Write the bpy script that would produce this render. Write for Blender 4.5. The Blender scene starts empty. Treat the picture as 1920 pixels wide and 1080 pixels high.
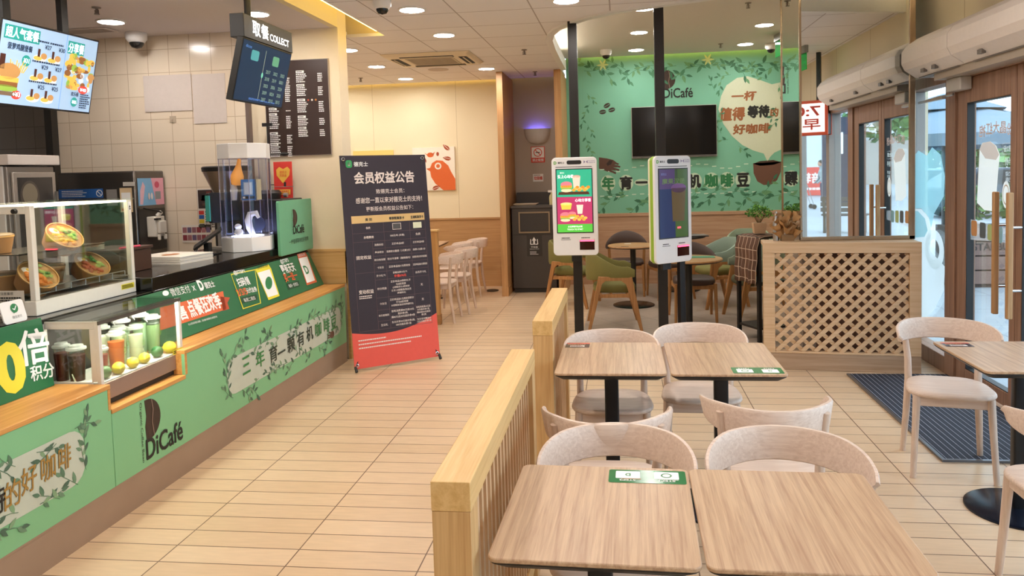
import bpy, math, random
from mathutils import Vector, Matrix
random.seed(7)
S = bpy.context.scene
COL = S.collection
PI = math.pi

# ------------------------------------------------------------------ camera
FPX, CX, CY, H = 1418.1056, 989.986, 407.798, 1.65
R0 = Vector((0.9921362819170005, 0.12209402418297946, -0.02754355392312396))
R1 = Vector((-0.019978812576102074, -0.06275532931358473, -0.9978289511187738))
R2 = Vector((-0.12355745688528474, 0.9905325930536307, -0.05982254546984308))
cam = bpy.data.cameras.new('camera')
cam_o = bpy.data.objects.new('camera', cam)
COL.objects.link(cam_o)
mw = Matrix.Identity(4)
for i in range(3):
    mw[i][0], mw[i][1], mw[i][2] = R0[i], -R1[i], -R2[i]
mw[2][3] = H
cam_o.matrix_world = mw
cam.sensor_width = 36.0
cam.lens = FPX / 1920 * 36.0
cam.shift_x = -(CX - 960) / 1920
cam.shift_y = -(540 - CY) / 1920
cam.clip_start = 0.05
cam.clip_end = 400
S.camera = cam_o

# ------------------------------------------------------------------ world and exposure
S.view_settings.view_transform = 'Standard'
S.view_settings.look = 'None'
S.view_settings.exposure = 0.14
S.view_settings.gamma = 1.0
S.view_settings.use_curve_mapping = False
W = bpy.data.worlds.new('overcast_sky')
S.world = W
W.use_nodes = True
_bg = W.node_tree.nodes['Background']
_bg.inputs['Color'].default_value = (0.74, 0.88, 1.0, 1)
_bg.inputs['Strength'].default_value = 4.2
S.cycles.max_bounces = 8
S.cycles.transparent_max_bounces = 16
S.cycles.sample_clamp_indirect = 6.0
S.cycles.caustics_reflective = False
S.cycles.caustics_refractive = False
LAMP_W = 1.5           # overall strength of the ceiling lamps
WARM = (1.0, 0.80, 0.58)
NEUTRAL = (1.0, 0.88, 0.74)

# ------------------------------------------------------------------ pixel -> point on a known plane
C0 = Vector((0, 0, H))
def ray(x, y):
    a, b = (x - CX) / FPX, (y - CY) / FPX
    return R0 * a + R1 * b + R2
def P(x, y, ax, v):
    d = ray(x, y)
    return C0 + d * ((v - C0[ax]) / d[ax])
def PP(x, y, o, n):
    d = ray(x, y)
    return C0 + d * ((o - C0).dot(n) / d.dot(n))

# ------------------------------------------------------------------ materials
def lin(h):
    h = h.lstrip('#')
    r = []
    for i in (0, 2, 4):
        c = int(h[i:i + 2], 16) / 255
        r.append(c / 12.92 if c <= 0.04045 else ((c + 0.055) / 1.055) ** 2.4)
    return (*r, 1)
_mc = {}
def mat(h, rough=0.5, metal=0.0, emit=0.0, var=0.04, scale=30.0, bump=0.0, spec=0.5):
    k = (h, rough, metal, emit, var, scale, bump, spec)
    if k in _mc: return _mc[k]
    m = bpy.data.materials.new('paint_' + h.strip('#'))
    m.use_nodes = True
    nt = m.node_tree; b = nt.nodes['Principled BSDF']
    c = lin(h)
    b.inputs['Roughness'].default_value = rough
    b.inputs['Metallic'].default_value = metal
    b.inputs['Specular IOR Level'].default_value = spec
    if var > 0:
        tc = nt.nodes.new('ShaderNodeTexCoord'); n = nt.nodes.new('ShaderNodeTexNoise')
        n.inputs['Scale'].default_value = scale; n.inputs['Detail'].default_value = 3
        nt.links.new(tc.outputs['Object'], n.inputs['Vector'])
        r = nt.nodes.new('ShaderNodeMix'); r.data_type = 'RGBA'
        r.inputs[6].default_value = tuple(max(0, x * (1 - var)) for x in c[:3]) + (1,)
        r.inputs[7].default_value = tuple(min(1, x * (1 + var)) for x in c[:3]) + (1,)
        nt.links.new(n.outputs['Fac'], r.inputs[0])
        nt.links.new(r.outputs[2], b.inputs['Base Color'])
        if bump:
            bp = nt.nodes.new('ShaderNodeBump'); bp.inputs['Strength'].default_value = bump
            bp.inputs['Distance'].default_value = 0.004
            nt.links.new(n.outputs['Fac'], bp.inputs['Height']); nt.links.new(bp.outputs['Normal'], b.inputs['Normal'])
    else:
        b.inputs['Base Color'].default_value = c
    if emit > 0:
        b.inputs['Emission Color'].default_value = c
        b.inputs['Emission Strength'].default_value = emit
    _mc[k] = m
    return m
def wood(h1, h2, axis='x', rough=0.45, sc=1.0, name='wood'):
    k = ('wood', h1, h2, axis, rough, sc)
    if k in _mc: return _mc[k]
    m = bpy.data.materials.new(name); m.use_nodes = True
    nt = m.node_tree; b = nt.nodes['Principled BSDF']
    tc = nt.nodes.new('ShaderNodeTexCoord'); mp = nt.nodes.new('ShaderNodeMapping')
    s = {'x': (.55, 16, 16), 'y': (16, .55, 16), 'z': (16, 16, .55)}[axis]
    mp.inputs['Scale'].default_value = tuple(v * sc for v in s)
    n = nt.nodes.new('ShaderNodeTexNoise'); n.inputs['Scale'].default_value = 3.0
    n.inputs['Detail'].default_value = 6; n.inputs['Distortion'].default_value = 0.6
    n2 = nt.nodes.new('ShaderNodeTexNoise'); n2.inputs['Scale'].default_value = 14.0; n2.inputs['Detail'].default_value = 4
    ad = nt.nodes.new('ShaderNodeMath'); ad.operation = 'MULTIPLY_ADD'; ad.inputs[1].default_value = 0.35
    cr = nt.nodes.new('ShaderNodeValToRGB')
    cr.color_ramp.elements[0].position = 0.48; cr.color_ramp.elements[0].color = lin(h2)
    cr.color_ramp.elements[1].position = 0.82; cr.color_ramp.elements[1].color = lin(h1)
    nt.links.new(tc.outputs['Object'], mp.inputs['Vector'])
    nt.links.new(mp.outputs['Vector'], n.inputs['Vector']); nt.links.new(mp.outputs['Vector'], n2.inputs['Vector'])
    nt.links.new(n2.outputs['Fac'], ad.inputs[0]); nt.links.new(n.outputs['Fac'], ad.inputs[2])
    nt.links.new(ad.outputs[0], cr.inputs['Fac'])
    nt.links.new(cr.outputs['Color'], b.inputs['Base Color'])
    b.inputs['Roughness'].default_value = rough
    _mc[k] = m
    return m
def grid_mat(name, c1, c2, mortar, w, h, msize, rough, rot=(0, 0, 0), off=(0, 0, 0), grain=None, bump=0.15, mortar_long=None):
    m = bpy.data.materials.new(name); m.use_nodes = True
    nt = m.node_tree; b = nt.nodes['Principled BSDF']
    tc = nt.nodes.new('ShaderNodeNewGeometry')
    mp = nt.nodes.new('ShaderNodeMapping'); mp.vector_type = 'TEXTURE'
    mp.inputs['Rotation'].default_value = rot; mp.inputs['Location'].default_value = off
    br = nt.nodes.new('ShaderNodeTexBrick')
    br.offset = 0.0; br.squash = 1.0
    br.inputs['Scale'].default_value = 1.0
    br.inputs['Brick Width'].default_value = w; br.inputs['Row Height'].default_value = h
    br.inputs['Mortar Size'].default_value = msize; br.inputs['Mortar Smooth'].default_value = 0.1
    br.inputs['Color1'].default_value = lin(c1); br.inputs['Color2'].default_value = lin(c2); br.inputs['Mortar'].default_value = lin(mortar)
    nt.links.new(tc.outputs['Position'], mp.inputs['Vector']); nt.links.new(mp.outputs['Vector'], br.inputs['Vector'])
    out = br.outputs['Color']
    if grain:
        n = nt.nodes.new('ShaderNodeTexNoise'); n.inputs['Scale'].default_value = 4; n.inputs['Detail'].default_value = 5
        mp2 = nt.nodes.new('ShaderNodeMapping'); mp2.inputs['Scale'].default_value = grain
        nt.links.new(tc.outputs['Position'], mp2.inputs['Vector']); nt.links.new(mp2.outputs['Vector'], n.inputs['Vector'])
        mx = nt.nodes.new('ShaderNodeMix'); mx.data_type = 'RGBA'; mx.blend_type = 'MULTIPLY'
        rp = nt.nodes.new('ShaderNodeMapRange'); rp.inputs[3].default_value = 0.84; rp.inputs[4].default_value = 1.08
        nt.links.new(n.outputs['Fac'], rp.inputs[0])
        mx.inputs[0].default_value = 1.0
        nt.links.new(out, mx.inputs[6]); nt.links.new(rp.outputs[0], mx.inputs[7])
        out = mx.outputs[2]
    nt.links.new(out, b.inputs['Base Color'])
    b.inputs['Roughness'].default_value = rough
    if bump:
        bp = nt.nodes.new('ShaderNodeBump'); bp.inputs['Strength'].default_value = bump; bp.inputs['Distance'].default_value = 0.003
        bp.invert = True
        nt.links.new(br.outputs['Fac'], bp.inputs['Height']); nt.links.new(bp.outputs['Normal'], b.inputs['Normal'])
    return m
def glass_mat(name, tint='ffffff', refl=0.08, alpha=None, col='ffffff'):
    m = bpy.data.materials.new(name); m.use_nodes = True
    nt = m.node_tree
    for n in list(nt.nodes): nt.nodes.remove(n)
    o = nt.nodes.new('ShaderNodeOutputMaterial'); mx = nt.nodes.new('ShaderNodeMixShader')
    t = nt.nodes.new('ShaderNodeBsdfTransparent'); t.inputs['Color'].default_value = lin(tint)
    g = nt.nodes.new('ShaderNodeBsdfGlossy'); g.inputs['Roughness'].default_value = 0.02
    lw = nt.nodes.new('ShaderNodeLayerWeight'); lw.inputs['Blend'].default_value = 0.25
    ma = nt.nodes.new('ShaderNodeMath'); ma.operation = 'MULTIPLY_ADD'; ma.inputs[1].default_value = 0.32; ma.inputs[2].default_value = refl
    nt.links.new(lw.outputs['Fresnel'], ma.inputs[0]); nt.links.new(ma.outputs[0], mx.inputs[0])
    nt.links.new(t.outputs[0], mx.inputs[1]); nt.links.new(g.outputs[0], mx.inputs[2])
    last = mx
    if alpha is not None:
        d = nt.nodes.new('ShaderNodeBsdfPrincipled'); d.inputs['Base Color'].default_value = lin(col); d.inputs['Roughness'].default_value = 0.6
        tr = nt.nodes.new('ShaderNodeBsdfTranslucent'); tr.inputs['Color'].default_value = lin(col)
        m3 = nt.nodes.new('ShaderNodeMixShader'); m3.inputs[0].default_value = 0.5
        nt.links.new(d.outputs[0], m3.inputs[1]); nt.links.new(tr.outputs[0], m3.inputs[2]); d = m3
        m2 = nt.nodes.new('ShaderNodeMixShader'); m2.inputs[0].default_value = alpha
        nt.links.new(mx.outputs[0], m2.inputs[1]); nt.links.new(d.outputs[0], m2.inputs[2]); last = m2
    nt.links.new(last.outputs[0], o.inputs['Surface'])
    return m

# ------------------------------------------------------------------ mesh builder: many shapes, ONE object
class B:
    def __init__(s): s.v = []; s.f = []; s.fm = []; s.mats = []; s.cm = 0
    def m(s, mt):
        if mt not in s.mats: s.mats.append(mt)
        s.cm = s.mats.index(mt); return s
    def add(s, vs, fs, M=None):
        k = len(s.v)
        s.v += [tuple(M @ Vector(v)) if M is not None else tuple(v) for v in vs]
        s.f += [tuple(i + k for i in f) for f in fs]; s.fm += [s.cm] * len(fs)
        return s
    def box(s, x0, x1, y0, y1, z0, z1, M=None):
        vs = [(x, y, z) for z in (z0, z1) for y in (y0, y1) for x in (x0, x1)]
        return s.add(vs, [(0, 2, 3, 1), (4, 5, 7, 6), (0, 1, 5, 4), (2, 6, 7, 3), (0, 4, 6, 2), (1, 3, 7, 5)], M)
    def hexa(s, lo, hi):     # two matching quads/polygons, bottom and top
        n = len(lo)
        return s.add(list(lo) + list(hi), [tuple(reversed(range(n))), tuple(range(n, 2 * n))] +
                     [(i, (i + 1) % n, n + (i + 1) % n, n + i) for i in range(n)])
    def cyl(s, p0, p1, r0, r1=None, n=16, caps=True):
        p0, p1 = Vector(p0), Vector(p1); r1 = r0 if r1 is None else r1
        d = (p1 - p0).normalized(); a = d.orthogonal().normalized(); b = d.cross(a)
        vs = []
        for p, r in ((p0, r0), (p1, r1)):
            vs += [p + (a * math.cos(2 * PI * i / n) + b * math.sin(2 * PI * i / n)) * r for i in range(n)]
        fs = [(i, (i + 1) % n, n + (i + 1) % n, n + i) for i in range(n)]
        if caps: fs += [tuple(reversed(range(n))), tuple(range(n, 2 * n))]
        return s.add(vs, fs)
    def tube(s, pts, r, n=8):
        pts = [Vector(p) for p in pts]; rs = r if isinstance(r, (list, tuple)) else [r] * len(pts)
        vs = []; a = None
        for i, p in enumerate(pts):
            d = (pts[min(i + 1, len(pts) - 1)] - pts[max(i - 1, 0)]).normalized()
            a = d.orthogonal().normalized() if a is None else (a - d * a.dot(d)).normalized()
            b = d.cross(a)
            vs += [p + (a * math.cos(2 * PI * k / n) + b * math.sin(2 * PI * k / n)) * rs[i] for k in range(n)]
        fs = [(i * n + k, i * n + (k + 1) % n, (i + 1) * n + (k + 1) % n, (i + 1) * n + k) for i in range(len(pts) - 1) for k in range(n)]
        fs += [tuple(reversed(range(n))), tuple(range((len(pts) - 1) * n, len(pts) * n))]
        return s.add(vs, fs)
    def lathe(s, prof, c=(0, 0, 0), n=24, M=None, sx=1, sy=1):
        vs = []; fs = []
        for r, z in prof:
            vs += [(c[0] + r * sx * math.cos(2 * PI * i / n), c[1] + r * sy * math.sin(2 * PI * i / n), c[2] + z) for i in range(n)]
        for j in range(len(prof) - 1):
            fs += [(j * n + i, j * n + (i + 1) % n, (j + 1) * n + (i + 1) % n, (j + 1) * n + i) for i in range(n)]
        if prof[0][0] > 1e-5: fs.append(tuple(reversed(range(n))))
        if prof[-1][0] > 1e-5: fs.append(tuple(range((len(prof) - 1) * n, len(prof) * n)))
        return s.add(vs, fs, M)
    def ell(s, c, rx, ry, rz, n=14, k=8, M=None):
        prof = [(math.sin(PI * j / k), -math.cos(PI * j / k)) for j in range(k + 1)]
        vs = []; fs = []
        for r, z in prof:
            vs += [(c[0] + rx * r * math.cos(2 * PI * i / n), c[1] + ry * r * math.sin(2 * PI * i / n), c[2] + rz * z) for i in range(n)]
        for j in range(k):
            fs += [(j * n + i, j * n + (i + 1) % n, (j + 1) * n + (i + 1) % n, (j + 1) * n + i) for i in range(n)]
        return s.add(vs, fs, M)
    def prism(s, poly, o, u, v, t):     # polygon in the u,v plane, extruded by t along u x v
        o, u, v = Vector(o), Vector(u), Vector(v); n = u.cross(v).normalized()
        lo = [o + u * a + v * b for a, b in poly]
        return s.hexa(lo, [p + n * t for p in lo])
    def loft(s, rings, closed=True, cap=True):
        n = len(rings[0]); vs = [p for r in rings for p in r]
        m = n if closed else n - 1
        fs = [(j * n + i, j * n + (i + 1) % n, (j + 1) * n + (i + 1) % n, (j + 1) * n + i) for j in range(len(rings) - 1) for i in range(m)]
        if cap: fs += [tuple(reversed(range(n))), tuple(range((len(rings) - 1) * n, len(rings) * n))]
        return s.add(vs, fs)
    def obj(s, name, mt=None, parent=None, bevel=0, seg=2, smooth=None, sub=0, fix=True):
        me = bpy.data.meshes.new(name); me.from_pydata(s.v, [], s.f)
        ms = s.mats if s.mats else [mt]
        for q in ms: me.materials.append(q)
        if s.mats: me.polygons.foreach_set('material_index', s.fm)
        me.update()
        if fix:
            import bmesh
            bm = bmesh.new(); bm.from_mesh(me); bmesh.ops.recalc_face_normals(bm, faces=bm.faces); bm.to_mesh(me); bm.free()
        o = bpy.data.objects.new(name, me); COL.objects.link(o)
        if parent is not None: o.parent = parent
        if bevel:
            q = o.modifiers.new('bevel', 'BEVEL'); q.width = bevel; q.segments = seg; q.limit_method = 'ANGLE'; q.angle_limit = math.radians(40)
        if sub:
            q = o.modifiers.new('subdiv', 'SUBSURF'); q.levels = sub; q.render_levels = sub
        if smooth is None: smooth = 40
        if smooth:
            me.shade_smooth(); me.set_sharp_from_angle(angle=math.radians(smooth))
        return o
def rr(x0, y0, x1, y1, r, n=4):
    out = []
    for cx, cy, a in ((x1 - r, y0 + r, -90), (x1 - r, y1 - r, 0), (x0 + r, y1 - r, 90), (x0 + r, y0 + r, 180)):
        out += [(cx + r * math.cos(math.radians(a + 90 * i / n)), cy + r * math.sin(math.radians(a + 90 * i / n))) for i in range(n + 1)]
    return out
def ellp(cx, cy, rx, ry, n=24, a0=0, a1=360):
    full = abs(a1 - a0) >= 360
    k = n if full else n + 1
    return [(cx + rx * math.cos(math.radians(a0 + (a1 - a0) * i / n)), cy + ry * math.sin(math.radians(a0 + (a1 - a0) * i / n))) for i in range(k)]

_tc = {}
def text_mesh(t, bold=0.0):
    if (t, bold) not in _tc:
        c = bpy.data.curves.new('t', 'FONT'); c.body = t; c.offset = bold; c.resolution_u = 3
        o = bpy.data.objects.new('t', c); me = o.to_mesh()
        vs = [(v.co.x, v.co.y) for v in me.vertices]; fs = [tuple(p.vertices) for p in me.polygons]
        o.to_mesh_clear(); bpy.data.objects.remove(o); bpy.data.curves.remove(c)
        x0 = min(v[0] for v in vs); x1 = max(v[0] for v in vs); y0 = min(v[1] for v in vs); y1 = max(v[1] for v in vs)
        _tc[(t, bold)] = ([((x - x0) / (x1 - x0), (y - y0) / (y1 - y0)) for x, y in vs], fs, (x1 - x0) / (y1 - y0))
    return _tc[(t, bold)]

class Print:
    """flat print / lettering on a surface: u to the reader's right, v up, one mesh with several inks"""
    def __init__(s, o, u, v, off=0.0012):
        s.o, s.u, s.v = Vector(o), Vector(u).normalized(), Vector(v).normalized()
        s.n = s.u.cross(s.v).normalized(); s.b = B(); s.off = off; s.lay = 0; s.jit = 0
    def at(s, a, b): return s.o + s.u * a + s.v * b + s.n * (s.off * (1 + s.lay + .022 * (s.jit % 40)))
    def px(s, x, y):
        d = PP(x, y, s.o, s.n) - s.o; return d.dot(s.u), d.dot(s.v)
    def L(s, k): s.lay = k; return s
    def poly(s, pts, mt): s.b.m(mt).add([s.at(a, b) for a, b in pts], [tuple(range(len(pts)))]); return s
    def ppoly(s, pts, mt): return s.poly([s.px(*p) for p in pts], mt)
    def rect(s, a0, b0, a1, b1, mt, r=0):
        return s.poly(rr(a0, b0, a1, b1, r) if r else [(a0, b0), (a1, b0), (a1, b1), (a0, b1)], mt)
    def ell(s, a, b, ra, rb, mt, n=24): return s.poly(ellp(a, b, ra, rb, n), mt)
    def ring(s, a, b, r0, r1, mt, n=24, a0=0, a1=360, sq=1.0):
        p = ellp(a, b, r0, r0 * sq, n, a0, a1); q = ellp(a, b, r1, r1 * sq, n, a0, a1)
        k = len(p); m = k if abs(a1 - a0) >= 360 else k - 1
        s.b.m(mt).add([s.at(*t) for t in p + q], [(i, k + i, k + (i + 1) % k, (i + 1) % k) for i in range(m)])
        return s
    def frame(s, a0, b0, a1, b1, w, mt):
        for r in ((a0, b0, a1, b0 + w), (a0, b1 - w, a1, b1), (a0, b0 + w, a0 + w, b1 - w), (a1 - w, b0 + w, a1, b1 - w)): s.rect(*r, mt)
        return s
    def line(s, pts, w, mt):
        for (x0, y0), (x1, y1) in zip(pts, pts[1:]):
            s.jit += 1; l = math.hypot(x1 - x0, y1 - y0) or 1; nx, ny = -(y1 - y0) / l * w / 2, (x1 - x0) / l * w / 2
            s.poly([(x0 - nx, y0 - ny), (x1 - nx, y1 - ny), (x1 + nx, y1 + ny), (x0 + nx, y0 + ny)], mt)
        return s
    def fit(s, t, a0, b0, a1, b1, mt, bold=0.0, rot=0.0, skew=0.0):
        if bold > .006 and not t.isascii(): return s.fitb(t, a0, b0, a1, b1, mt, bold, rot, skew)
        vs, fs, asp = text_mesh(t, bold)
        ca, sa = math.cos(rot), math.sin(rot); cx, cy = (a0 + a1) / 2, (b0 + b1) / 2
        w, h = (a1 - a0), (b1 - b0)
        out = []
        for x, y in vs:
            X, Y = (x - .5) * w + skew * (y - .5) * h, (y - .5) * h
            out.append(s.at(cx + X * ca - Y * sa, cy + X * sa + Y * ca))
        s.b.m(mt).add(out, fs); return s
    def fitb(s, t, a0, b0, a1, b1, mt, bold=0.0, rot=0.0, skew=0.0):
        k = max(0, bold - .006) * (b1 - b0) * 1.0
        l0 = s.lay
        for i, (dx, dy) in enumerate(((-k, 0), (k, 0), (0, -k), (0, k))):
            s.lay = l0 + .3 * i; s.fit(t, a0 + dx, b0 + dy, a1 + dx, b1 + dy, mt, .006, rot, skew)
        s.lay = l0
        return s
    def txt(s, t, a, b, h, mt, al='l', bold=0.0, w=None, rot=0.0):
        asp = text_mesh(t, bold)[2]; w = w or h * asp
        a0 = a if al == 'l' else a - w / 2 if al == 'c' else a - w
        return s.fit(t, a0, b, a0 + w, b + h, mt, bold, rot)
    def tpx(s, t, pl, pr, hpx, mt, bold=0.0, skew=0.0):     # text whose mid-line runs from pixel pl to pixel pr
        a, b = Vector(s.px(*pl)), Vector(s.px(*pr)); mx, my = (pl[0] + pr[0]) / 2, (pl[1] + pr[1]) / 2
        h = (Vector(s.px(mx, my - hpx / 2)) - Vector(s.px(mx, my + hpx / 2))).length
        c = (a + b) / 2; w = (b - a).length; r = math.atan2(b.y - a.y, b.x - a.x)
        return s.fit(t, c.x - w / 2, c.y - h / 2, c.x + w / 2, c.y + h / 2, mt, bold, r, skew)
    def bars(s, a0, b0, a1, b1, mt, rows, fill=0.6, jag=0.3):   # rows of small unreadable print
        dh = (b1 - b0) / rows
        for i in range(rows):
            y = b1 - (i + 1) * dh; x = a0; end = a1 - random.random() * jag * (a1 - a0)
            while x < end:
                wd = dh * random.uniform(.5, 1.1); s.rect(x, y + dh * (1 - fill) / 2, min(x + wd, end), y + dh * (1 + fill) / 2, mt); x += wd + dh * .18
        return s
    def leaf(s, a, b, l, ang, mt, wd=0.42):
        s.jit += 1
        ca, sa = math.cos(ang), math.sin(ang)
        pts = [(0, 0), (.25, wd * .45), (.55, wd * .5), (.8, wd * .28), (1, 0.03), (.75, -wd * .22), (.45, -wd * .42), (.2, -wd * .35)]
        s.poly([(a + l * (x * ca - y * sa), b + l * (x * sa + y * ca)) for x, y in pts], mt); return s
    def sprig(s, a, b, l, ang, inks, n=5):
        ca, sa = math.cos(ang), math.sin(ang); bend = random.uniform(-.4, .4)
        pts = [(a + l * t * ca - l * bend * t * t * sa, b + l * t * sa + l * bend * t * t * ca) for t in (0, .33, .66, 1)]
        s.line(pts, l * .025, inks[0])
        for i in range(n):
            t = (i + .5) / n; x = a + l * t * ca - l * bend * t * t * sa; y = b + l * t * sa + l * bend * t * t * ca
            s.leaf(x, y, l * random.uniform(.36, .5), ang + (1 if i % 2 else -1) * random.uniform(.5, 1.0), random.choice(inks))
        s.leaf(pts[-1][0], pts[-1][1], l * .38, ang + bend, random.choice(inks)); return s
    def obj(s, name='print', parent=None):
        return s.b.obj(name, None, parent, smooth=0, fix=False)

# ------------------------------------------------------------------ things, parts, copies
def tag(o, label, cat, group=None):
    o['label'] = label; o['category'] = cat
    if group: o['group'] = group
    return o
def thing(name, label, cat, loc=(0, 0, 0), rotz=0.0, group=None):
    o = bpy.data.objects.new(name, None); COL.objects.link(o)
    o.empty_display_size = 0.05
    o.location = loc; o.rotation_euler = (0, 0, rotz)
    return tag(o, label, cat, group)
def struct(o, label=None, cat=None):
    o['kind'] = 'structure'
    if label: tag(o, label, cat)
    return o
KIDS = {}
def dup(root, loc, rotz, label, group=None):
    def cp(o, par):
        c = o.copy(); COL.objects.link(c)
        if par is not None: c.parent = par
        for ch in KIDS.setdefault(o.name, list(o.children)): cp(ch, c)
        return c
    r = cp(root, None); r.location = loc
    r.rotation_euler = (0, 0, rotz) if not isinstance(rotz, tuple) else rotz
    r['label'] = label
    if group: r['group'] = group
    return r

# common finishes
WHITE = mat('f2f0ee', .4, var=.02); CREAM = mat('ece3d2', .5, var=.02); BLACK = mat('1b1a1a', .45, var=.05)
STEEL = mat('b9b8b6', .28, .9, var=.05); DKSTEEL = mat('4d4b49', .35, .8); CHROME = mat('d8d8d8', .12, 1.0, var=0)
PALEWOOD = wood('e2cdbe', 'd0b7a7', 'x', .42, 2.2, name='pale_ash')
PALEWOOD_Z = wood('dcc6b5', 'ccb2a0', 'z', .45, 2.0, name='pale_ash_legs')
OAK_X = wood('e3bd80', 'd2a665', 'x', .45, name='oak'); OAK_Y = wood('e3bd80', 'd2a665', 'y', .42, name='oak_long'); OAK_Z = wood('d9b17a', 'c2955e', 'z', .5, name='oak_upright')
TABLEWOOD = wood('cbab8a', 'ab876a', 'y', .33, 1.5, name='oak_laminate')
PINE = wood('dcbc98', 'cba67e', 'x', .5, name='pine'); PINE_Z = wood('dcbc98', 'cba67e', 'z', .5, name='pine_upright')
BROWNWOOD = wood('a4806a', '896653', 'z', .5, name='door_wood')
GREEN = mat('83c08d', .5, var=.03, scale=3); TEAL = mat('7bbc9f', .6, var=.03, scale=2)
INK_W = mat('f7f7f5', .5, var=0); INK_K = mat('1f201d', .55, var=0); INK_R = mat('d9412f', .5, var=0); INK_O = mat('e06a3c', .5, var=0)
INK_G = mat('2f7f4d', .5, var=0); INK_Y = mat('e9dc3c', .5, var=0); INK_BR = mat('3a2a22', .55, var=.2, scale=60)
LEAVES = [mat('587a60', .6, var=.2), mat('6b8e70', .6, var=.2), mat('4a6855', .6, var=.2), mat('82a37c', .6, var=.2)]
GLASS = glass_mat('clear_glass', 'fafdfc', .03); WINGLASS = glass_mat('window_glass', 'f8fdff', .02); ACRYLIC = glass_mat('acrylic', 'f4f6ff', .03)
# =================================================================== THE SETTING
WX = 2.5; CZ = 2.98; CAFE_Z = 3.24; MURAL_Y = 10.94; PIC_Y = 10.85; FRONT_X = -2.475; BACK_Y = 6.55; MIR_Y = 6.38
XR90 = (PI / 2, 0, 0)
M_FLOOR = grid_mat('plank_tile_floor', 'dcc1a2', 'd4b796', '6f5340', .58, .1455, .003, .33, off=(-2.037, 3.995, 0), grain=(2, 14, 2), bump=.25)
M_STONE = grid_mat('cafe_stone_floor', 'b3a497', 'a8998c', '85776c', .45, .45, .004, .4, rot=(0, 0, .6), grain=(3, 3, 3), bump=.2)
M_CEIL = grid_mat('ceiling_tiles', 'f2eff0', 'efebec', 'b8aeac', .63, .6, .006, .8, off=(-1.326, 6.22, 0), bump=.3)
M_TILE = grid_mat('kitchen_wall_tiles', 'eadbc6', 'e6d5bf', 'c4ae94', .204, .21, .0028, .16, rot=XR90, off=(-4.47, 0, 2.645), bump=.35)
M_TILEG = grid_mat('grey_wall_tiles', '8a8683', '84807d', '6d6865', .204, .21, .003, .25, rot=XR90, off=(-4.47, 0, 2.645), bump=.3)
WALLC = mat('ebdcc0', .75, var=.02); WALLY = mat('efe0b4', .8, var=.02); GREYWALL = mat('b9aea2', .8, var=.02)
KITCEIL = mat('e2d8d4', .75, var=.02); CAFECEIL = mat('e4dfda', .75, var=.02)
PANEL_Y = grid_mat('wall_panels', 'ecdfbd', 'ecdfbd', 'c8b78e', 1.25, 6, .003, .8, rot=XR90, off=(-3.612, 0, -.5), bump=.2)
PANEL_R = grid_mat('entrance_wall_panels', 'ecdfc2', 'eadcbd', 'b59f78', 1.2, 6, .004, .8, rot=(PI / 2, 0, PI / 2), off=(0, 5.93, -.5), bump=.2)
LED_Y = mat('ffd873', .5, emit=9.0, var=0); LED_W = mat('fff0d0', .5, emit=22.0, var=0)
MIRROR = mat('f2f5f4', .01, 1.0, var=0)
def solid(name, mt, *boxes, bevel=0):
    b = B()
    for q in boxes: b.box(*q)
    return struct(b.obj(name, mt, bevel=bevel, smooth=0))

solid('floor', M_FLOOR, (-6.4, WX + .02, -3, 11.2, -.06, 0))
solid('floor_cafe', M_STONE, (-.42, WX, 6.95, MURAL_Y, 0, .004))

# tiled ceiling with the curved edge towards the cafe corner
band = [(2.5, 5.62), (2.1, 5.72), (1.6, 5.86), (1.1, 6.0), (.75, 6.11), (.43, 6.24), (.15, 6.36), (-.07, 6.47), (-.28, 6.64), (-.47, 6.87), (-.6, 7.1), (-.68, 7.35), (-.727, 7.66), (-.745, 8.2), (-.752, 9.0), (-.755, 9.93)]
b = B(); poly = [(2.5, -3)] + band + [(-.755, 10.72), (-4.6, 10.72), (-4.6, 7.05), (-2.2, 7.05), (-2.2, -3)]
b.prism(poly, (0, 0, CZ), (1, 0, 0), (0, 1, 0), .03)
struct(b.obj('ceiling', M_CEIL, smooth=0))
solid('ceiling_kitchen', KITCEIL, (-6.4, FRONT_X - .06, -3, 6.95, CZ, CZ + .03))
solid('ceiling_cafe', CAFECEIL, (-1.0, WX, 5.2, MURAL_Y - .12, CAFE_Z, CAFE_Z + .03))
solid('ceiling_slab', mat('e8dcc0', .8), (-6.4, WX + .12, -3, 11.1, 3.42, 3.5))
# curved white lip along the edge
def offset_curve(c, d):
    out = []
    for i, p in enumerate(c):
        a = Vector(c[max(i - 1, 0)]); q = Vector(c[min(i + 1, len(c) - 1)]); t = (q - a).normalized()
        out.append((p[0] + t.y * d, p[1] - t.x * d))
    return out
inner = offset_curve(band, .07)
b = B(); rings = []
for (x0, y0), (x1, y1) in zip(band, inner):
    rings.append([(x0, y0, CZ - .02), (x1, y1, CZ - .02), (x1, y1, CZ + .10), (x0, y0, CZ + .10)])
b.loft(rings); struct(b.obj('trim_1', WHITE, smooth=30))
b = B(); led = offset_curve(band, .02); led2 = offset_curve(band, .05)
b.loft([[(x0, y0, CZ + .10), (x1, y1, CZ + .10), (x1, y1, CZ + .112), (x0, y0, CZ + .112)] for (x0, y0), (x1, y1) in zip(led, led2)])
tag(b.obj('led_strip', LED_W), 'glowing light strip on the curved white ceiling lip over the cafe corner', 'light')
tag(B().box(-2.27, -2.22, -3, 7.0, CZ + .035, CZ + .05).obj('led_strip', LED_Y), 'yellow light strip in the ceiling slot above the service counter', 'light')
tag(B().box(-4.5, -1.62, 10.66, 10.69, CZ + .035, CZ + .05).obj('led_strip', LED_Y), 'yellow light strip washing the cream wall with the bird picture', 'light')
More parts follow.
